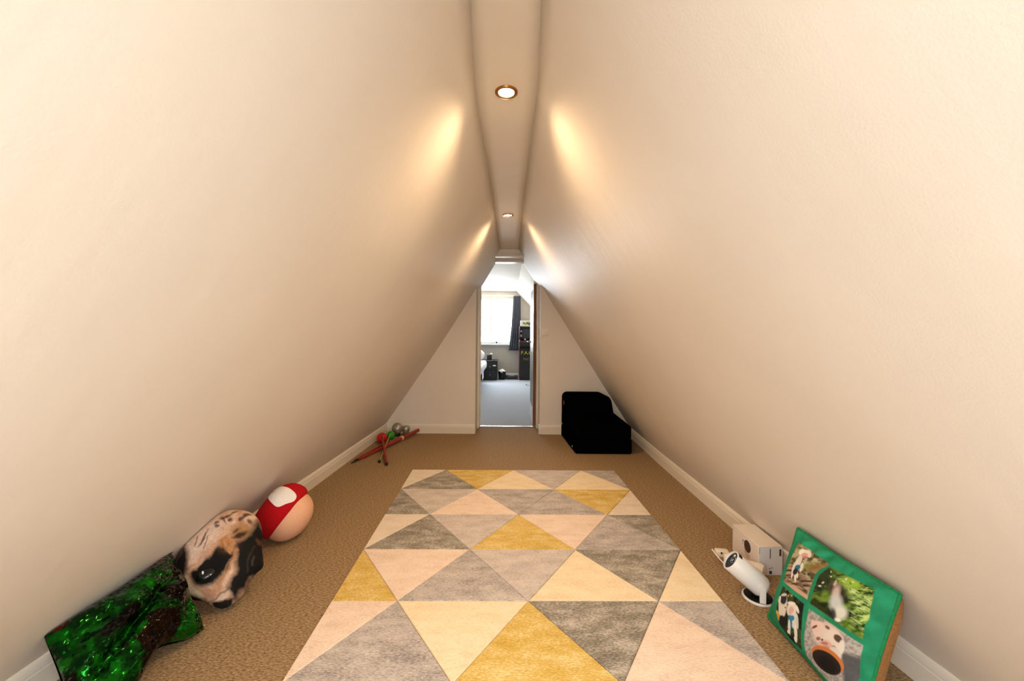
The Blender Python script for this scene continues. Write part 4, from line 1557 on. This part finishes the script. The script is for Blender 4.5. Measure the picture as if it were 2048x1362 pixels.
# bed, mostly hidden by the lining
bd = empty('bed', (-1.2, 8.2, 0))
tag(bd, 'bed with white bedding beside the bedside cabinet', 'bed')
MB().box((-1.95, 6.9, .06), (-.60, 9.0, .26), .02, 2).build('bed_base', M['black_fabric'], bd)
for x_ in (-1.9, -.66):
    for y_ in (6.98, 8.92):
        MB().box((x_ - .025, y_ - .025, 0), (x_ + .025, y_ + .025, .065)).build('leg', M['black'], bd, None)
MB().box((-1.94, 6.92, .255), (-.61, 8.98, .40), .04, 4).build('mattress', M['bedding'], bd)
mb = MB().box((-1.97, 6.9, .29), (-.50, 8.7, .47), .06, 5)
for v in mb.bm.verts:
    v.co += Vector((.012, 0, .012)) * math.sin(v.co.y * 13 + v.co.x * 7)
bmesh.ops.subdivide_edges(mb.bm, edges=mb.bm.edges, cuts=2, use_grid_fill=True)
mb.build('duvet', M['bedding'], bd, 70)
mb = MB().sphere((-.90, 8.76, .59), (.36, .20, .15), 24, 14, Matrix.Rotation(.6, 4, 'X'))
mb.build('pillow', M['bedding'], bd, 80)
MB().box((-1.97, 8.99, 0), (-.74, 9.04, .82), .02, 2).build('headboard', M['dark'], bd)
MB().box((-.56, 8.2, .1), (-.552, 8.62, .34), .002, 1).build('hanging_sheet', M['bedding'], bd)

# waste bin with a liner
bi = empty('waste_bin', (-.165, 9.22, 0))
tag(bi, 'black waste bin with a white liner beside the cabinet', 'bin')
MB().lathe([(0, 0), (.07, 0), (.074, .004), (.09, .19), (.084, .19), (.068, .01), (0, .01)], Matrix.Translation((-.165, 9.22, 0)), 28).build('bucket', M['black'], bi)
mb = MB().lathe([(.078, .15), (.091, .188), (.088, .2), (.06, .212), (.03, .232), (.012, .24), (0, .238)], Matrix.Translation((-.165, 9.22, 0)), 20)
for v in mb.bm.verts:
    v.co += Vector((random.uniform(-1, 1), random.uniform(-1, 1), random.uniform(-1, 1))) * .007
mb.build('liner', M['white_cloth'], bi, 60)

# black shoes lying by the wall
def shoe(cx, cy, rz, label):
    s_ = empty('shoe', (cx, cy, 0), rz)
    tag(s_, label, 'shoe', 'dark shoes under the window')
    pr = [(-.13, .07), (-.11, .085), (-.06, .075), (0, .06), (.06, .05), (.11, .04), (.135, .02)]
    V = np.zeros((len(pr), 9, 3))
    for i, (x_, h_) in enumerate(pr):
        w_ = .034 + .012 * math.exp(-((x_ - .06) / .06) ** 2)
        for j in range(9):
            a_ = math.pi * j / 8
            V[i, j] = (x_, w_ * math.cos(a_), .016 + h_ * math.sin(a_) ** .7)
    me = grid_mesh('upper', V)
    link('upper', me, M['dark'], s_, 80, world_space=False)
    ol = [(-.138, -.02), (-.13, -.036), (-.05, -.036), (.06, -.048), (.12, -.036), (.142, 0), (.12, .036), (.06, .048), (-.05, .036), (-.13, .036), (-.138, .02)]
    MB().prism(ol, lambda u, v, d: (u, v, d), 0, .018).build('sole', M['black'], s_, None, world_space=False)


shoe(-.02, 9.40, .08, 'dark shoe lying between the bin and arcade cabinet')
shoe(.07, 9.27, 3.05, 'dark shoe lying against the arcade cabinet')

# arcade cabinet
ac = empty('arcade_cabinet', (.45, 9.2, 0))
tag(ac, 'black arcade cabinet with red edging and yellow lettering', 'arcade cabinet')
AX0, AX1 = .225, .735
side = [(9.22, 0), (9.22, .70), (9.08, .78), (9.08, .88), (9.28, .93), (9.20, 1.235), (9.46, 1.235), (9.46, 0)]
fside = lambda u, v, d: (d, u, v)
for x0_, x1_ in ((AX0, AX0 + .016), (AX1 - .016, AX1)):
    MB().prism(side, fside, x0_, x1_).build('side_panel', M['dark'], ac, None)
    MB().tube([(x0_ + .008, u, v) for u, v in side[:6]], .007, 8).build('edge_strip', M['red'], ac)
MB().box((AX0 + .016, 9.235, .02), (AX1 - .016, 9.25, .72)).build('lower_door', M['black'], ac, None)
MB().prism([(9.10, .79), (9.10, .87), (9.27, .915), (9.27, .83)], fside, AX0 + .016, AX1 - .016).build('control_panel', M['black'], ac, None)
MB().tube([(AX0, 9.082, .885), (AX1, 9.082, .885)], .006, 8).build('control_edge', M['red'], ac)
MB().prism([(9.295, .93), (9.245, 1.20), (9.26, 1.20), (9.31, .93)], fside, AX0 + .016, AX1 - .016).build('bezel', M['black'], ac, None)
MB().prism([(9.286, .955), (9.246, 1.17), (9.25, 1.17), (9.29, .955)], fside, AX0 + .08, AX1 - .08).build('screen', M['screen'], ac, None)
for z_, h_ in ((1.1, .035), (.99, .05)):
    MB().box((AX0 + .026, 9.232, z_), (AX0 + .062, 9.245 + (1.1 - z_) * .2, z_ + h_)).build('sticker', M['grey_plastic'], ac, None)
for x_ in (AX0 + .13, AX0 + .36):
    j_ = MB().tube([(x_, 9.16, .88), (x_, 9.155, .925)], .006, 8).build('joystick', M['silver'], ac)
    MB().sphere((x_, 9.155, .935), .017, 14, 9).build('knob', M['white_plastic'], j_)
for k_ in range(3):
    MB().lathe([(0, 0), (.014, 0), (.012, .008), (0, .009)], Matrix.Translation((AX0 + .2 + k_ * .04, 9.17, .888)), 14).build('push_button', M['white_plastic'], ac)
MB().box((AX0 + .016, 9.22, 1.2), (AX1 - .016, 9.45, 1.222)).build('roof', M['black'], ac, None)
MB().box((AX0 + .016, 9.44, .0), (AX1 - .016, 9.455, 1.2)).build('rear_panel', M['black'], ac, None)
MB().box((AX0 + .016, 9.22, .0), (AX1 - .016, 9.24, .02)).build('kick_plate', M['black'], ac, None)


def lettering(txt, size, loc, mt, parent, name):
    cv = bpy.data.curves.new(name, 'FONT')
    cv.body = txt
    cv.size = size
    cv.extrude = .0008
    o = bpy.data.objects.new('tmp', cv)
    COL.objects.link(o)
    bpy.context.view_layer.update()
    me = bpy.data.meshes.new_from_object(o.evaluated_get(bpy.context.evaluated_depsgraph_get()))
    bpy.data.objects.remove(o)
    me.materials.clear()
    Mx = Matrix.Translation(loc) @ Matrix.Rotation(math.pi / 2, 4, 'X')
    me.transform(Mx)
    return link(name, me, mt, parent)


lettering('P.A.C', .11, (AX0 + .04, 9.2335, .59), M['yellow'], ac, 'lettering')
lettering('PAC', .075, (AX0 + .095, 9.2335, .455), mat('faded_yellow', srgb(150, 138, 60), .6), ac, 'lettering')

# box on top of the arcade cabinet
tb = empty('game_box', (.45, 9.3, 1.235))
tag(tb, 'white box with a coloured picture on top of the arcade cabinet', 'box')
MB().box((.25, 9.21, 1.236), (.66, 9.42, 1.365), .002, 1).build('carton_body', M['white_plastic'], tb)
for k_, (x_, z_, r_, c_) in enumerate(((.33, 1.30, .03, '#8A9A3C'), (.37, 1.285, .026, '#C8A840'), (.41, 1.305, .032, '#6E7A50'), (.46, 1.29, .036, '#4E4A48'), (.44, 1.325, .022, '#B8C070'), (.51, 1.30, .03, '#A88A4A'))):
    MB().lathe([(0, 0), (r_, 0), (r_, .0008), (0, .0008)], Matrix.Translation((x_, 9.2095 - k_ * .0002, z_)) @ Matrix.Rotation(math.pi / 2, 4, 'X'), 14).build('picture_patch', mat('picture_print', srgb(c_), .6), tb, None)

# loose cable on the bedroom carpet
pts = [Vector((.34 + .03 * math.cos(t_) + .012 * t_, 8.3 + .10 * math.sin(t_), .004)) for t_ in np.linspace(0, 5.2, 24)]
tag(MB().tube(pts, .0035, 6).build('loose_cable', M['dark']), 'thin dark cable curled on the grey bedroom carpet', 'cable')

# the arcade cabinet and the box on it stand a little clear of the curtain
for o_ in (ac, tb):
    o_.location.y -= 0.1
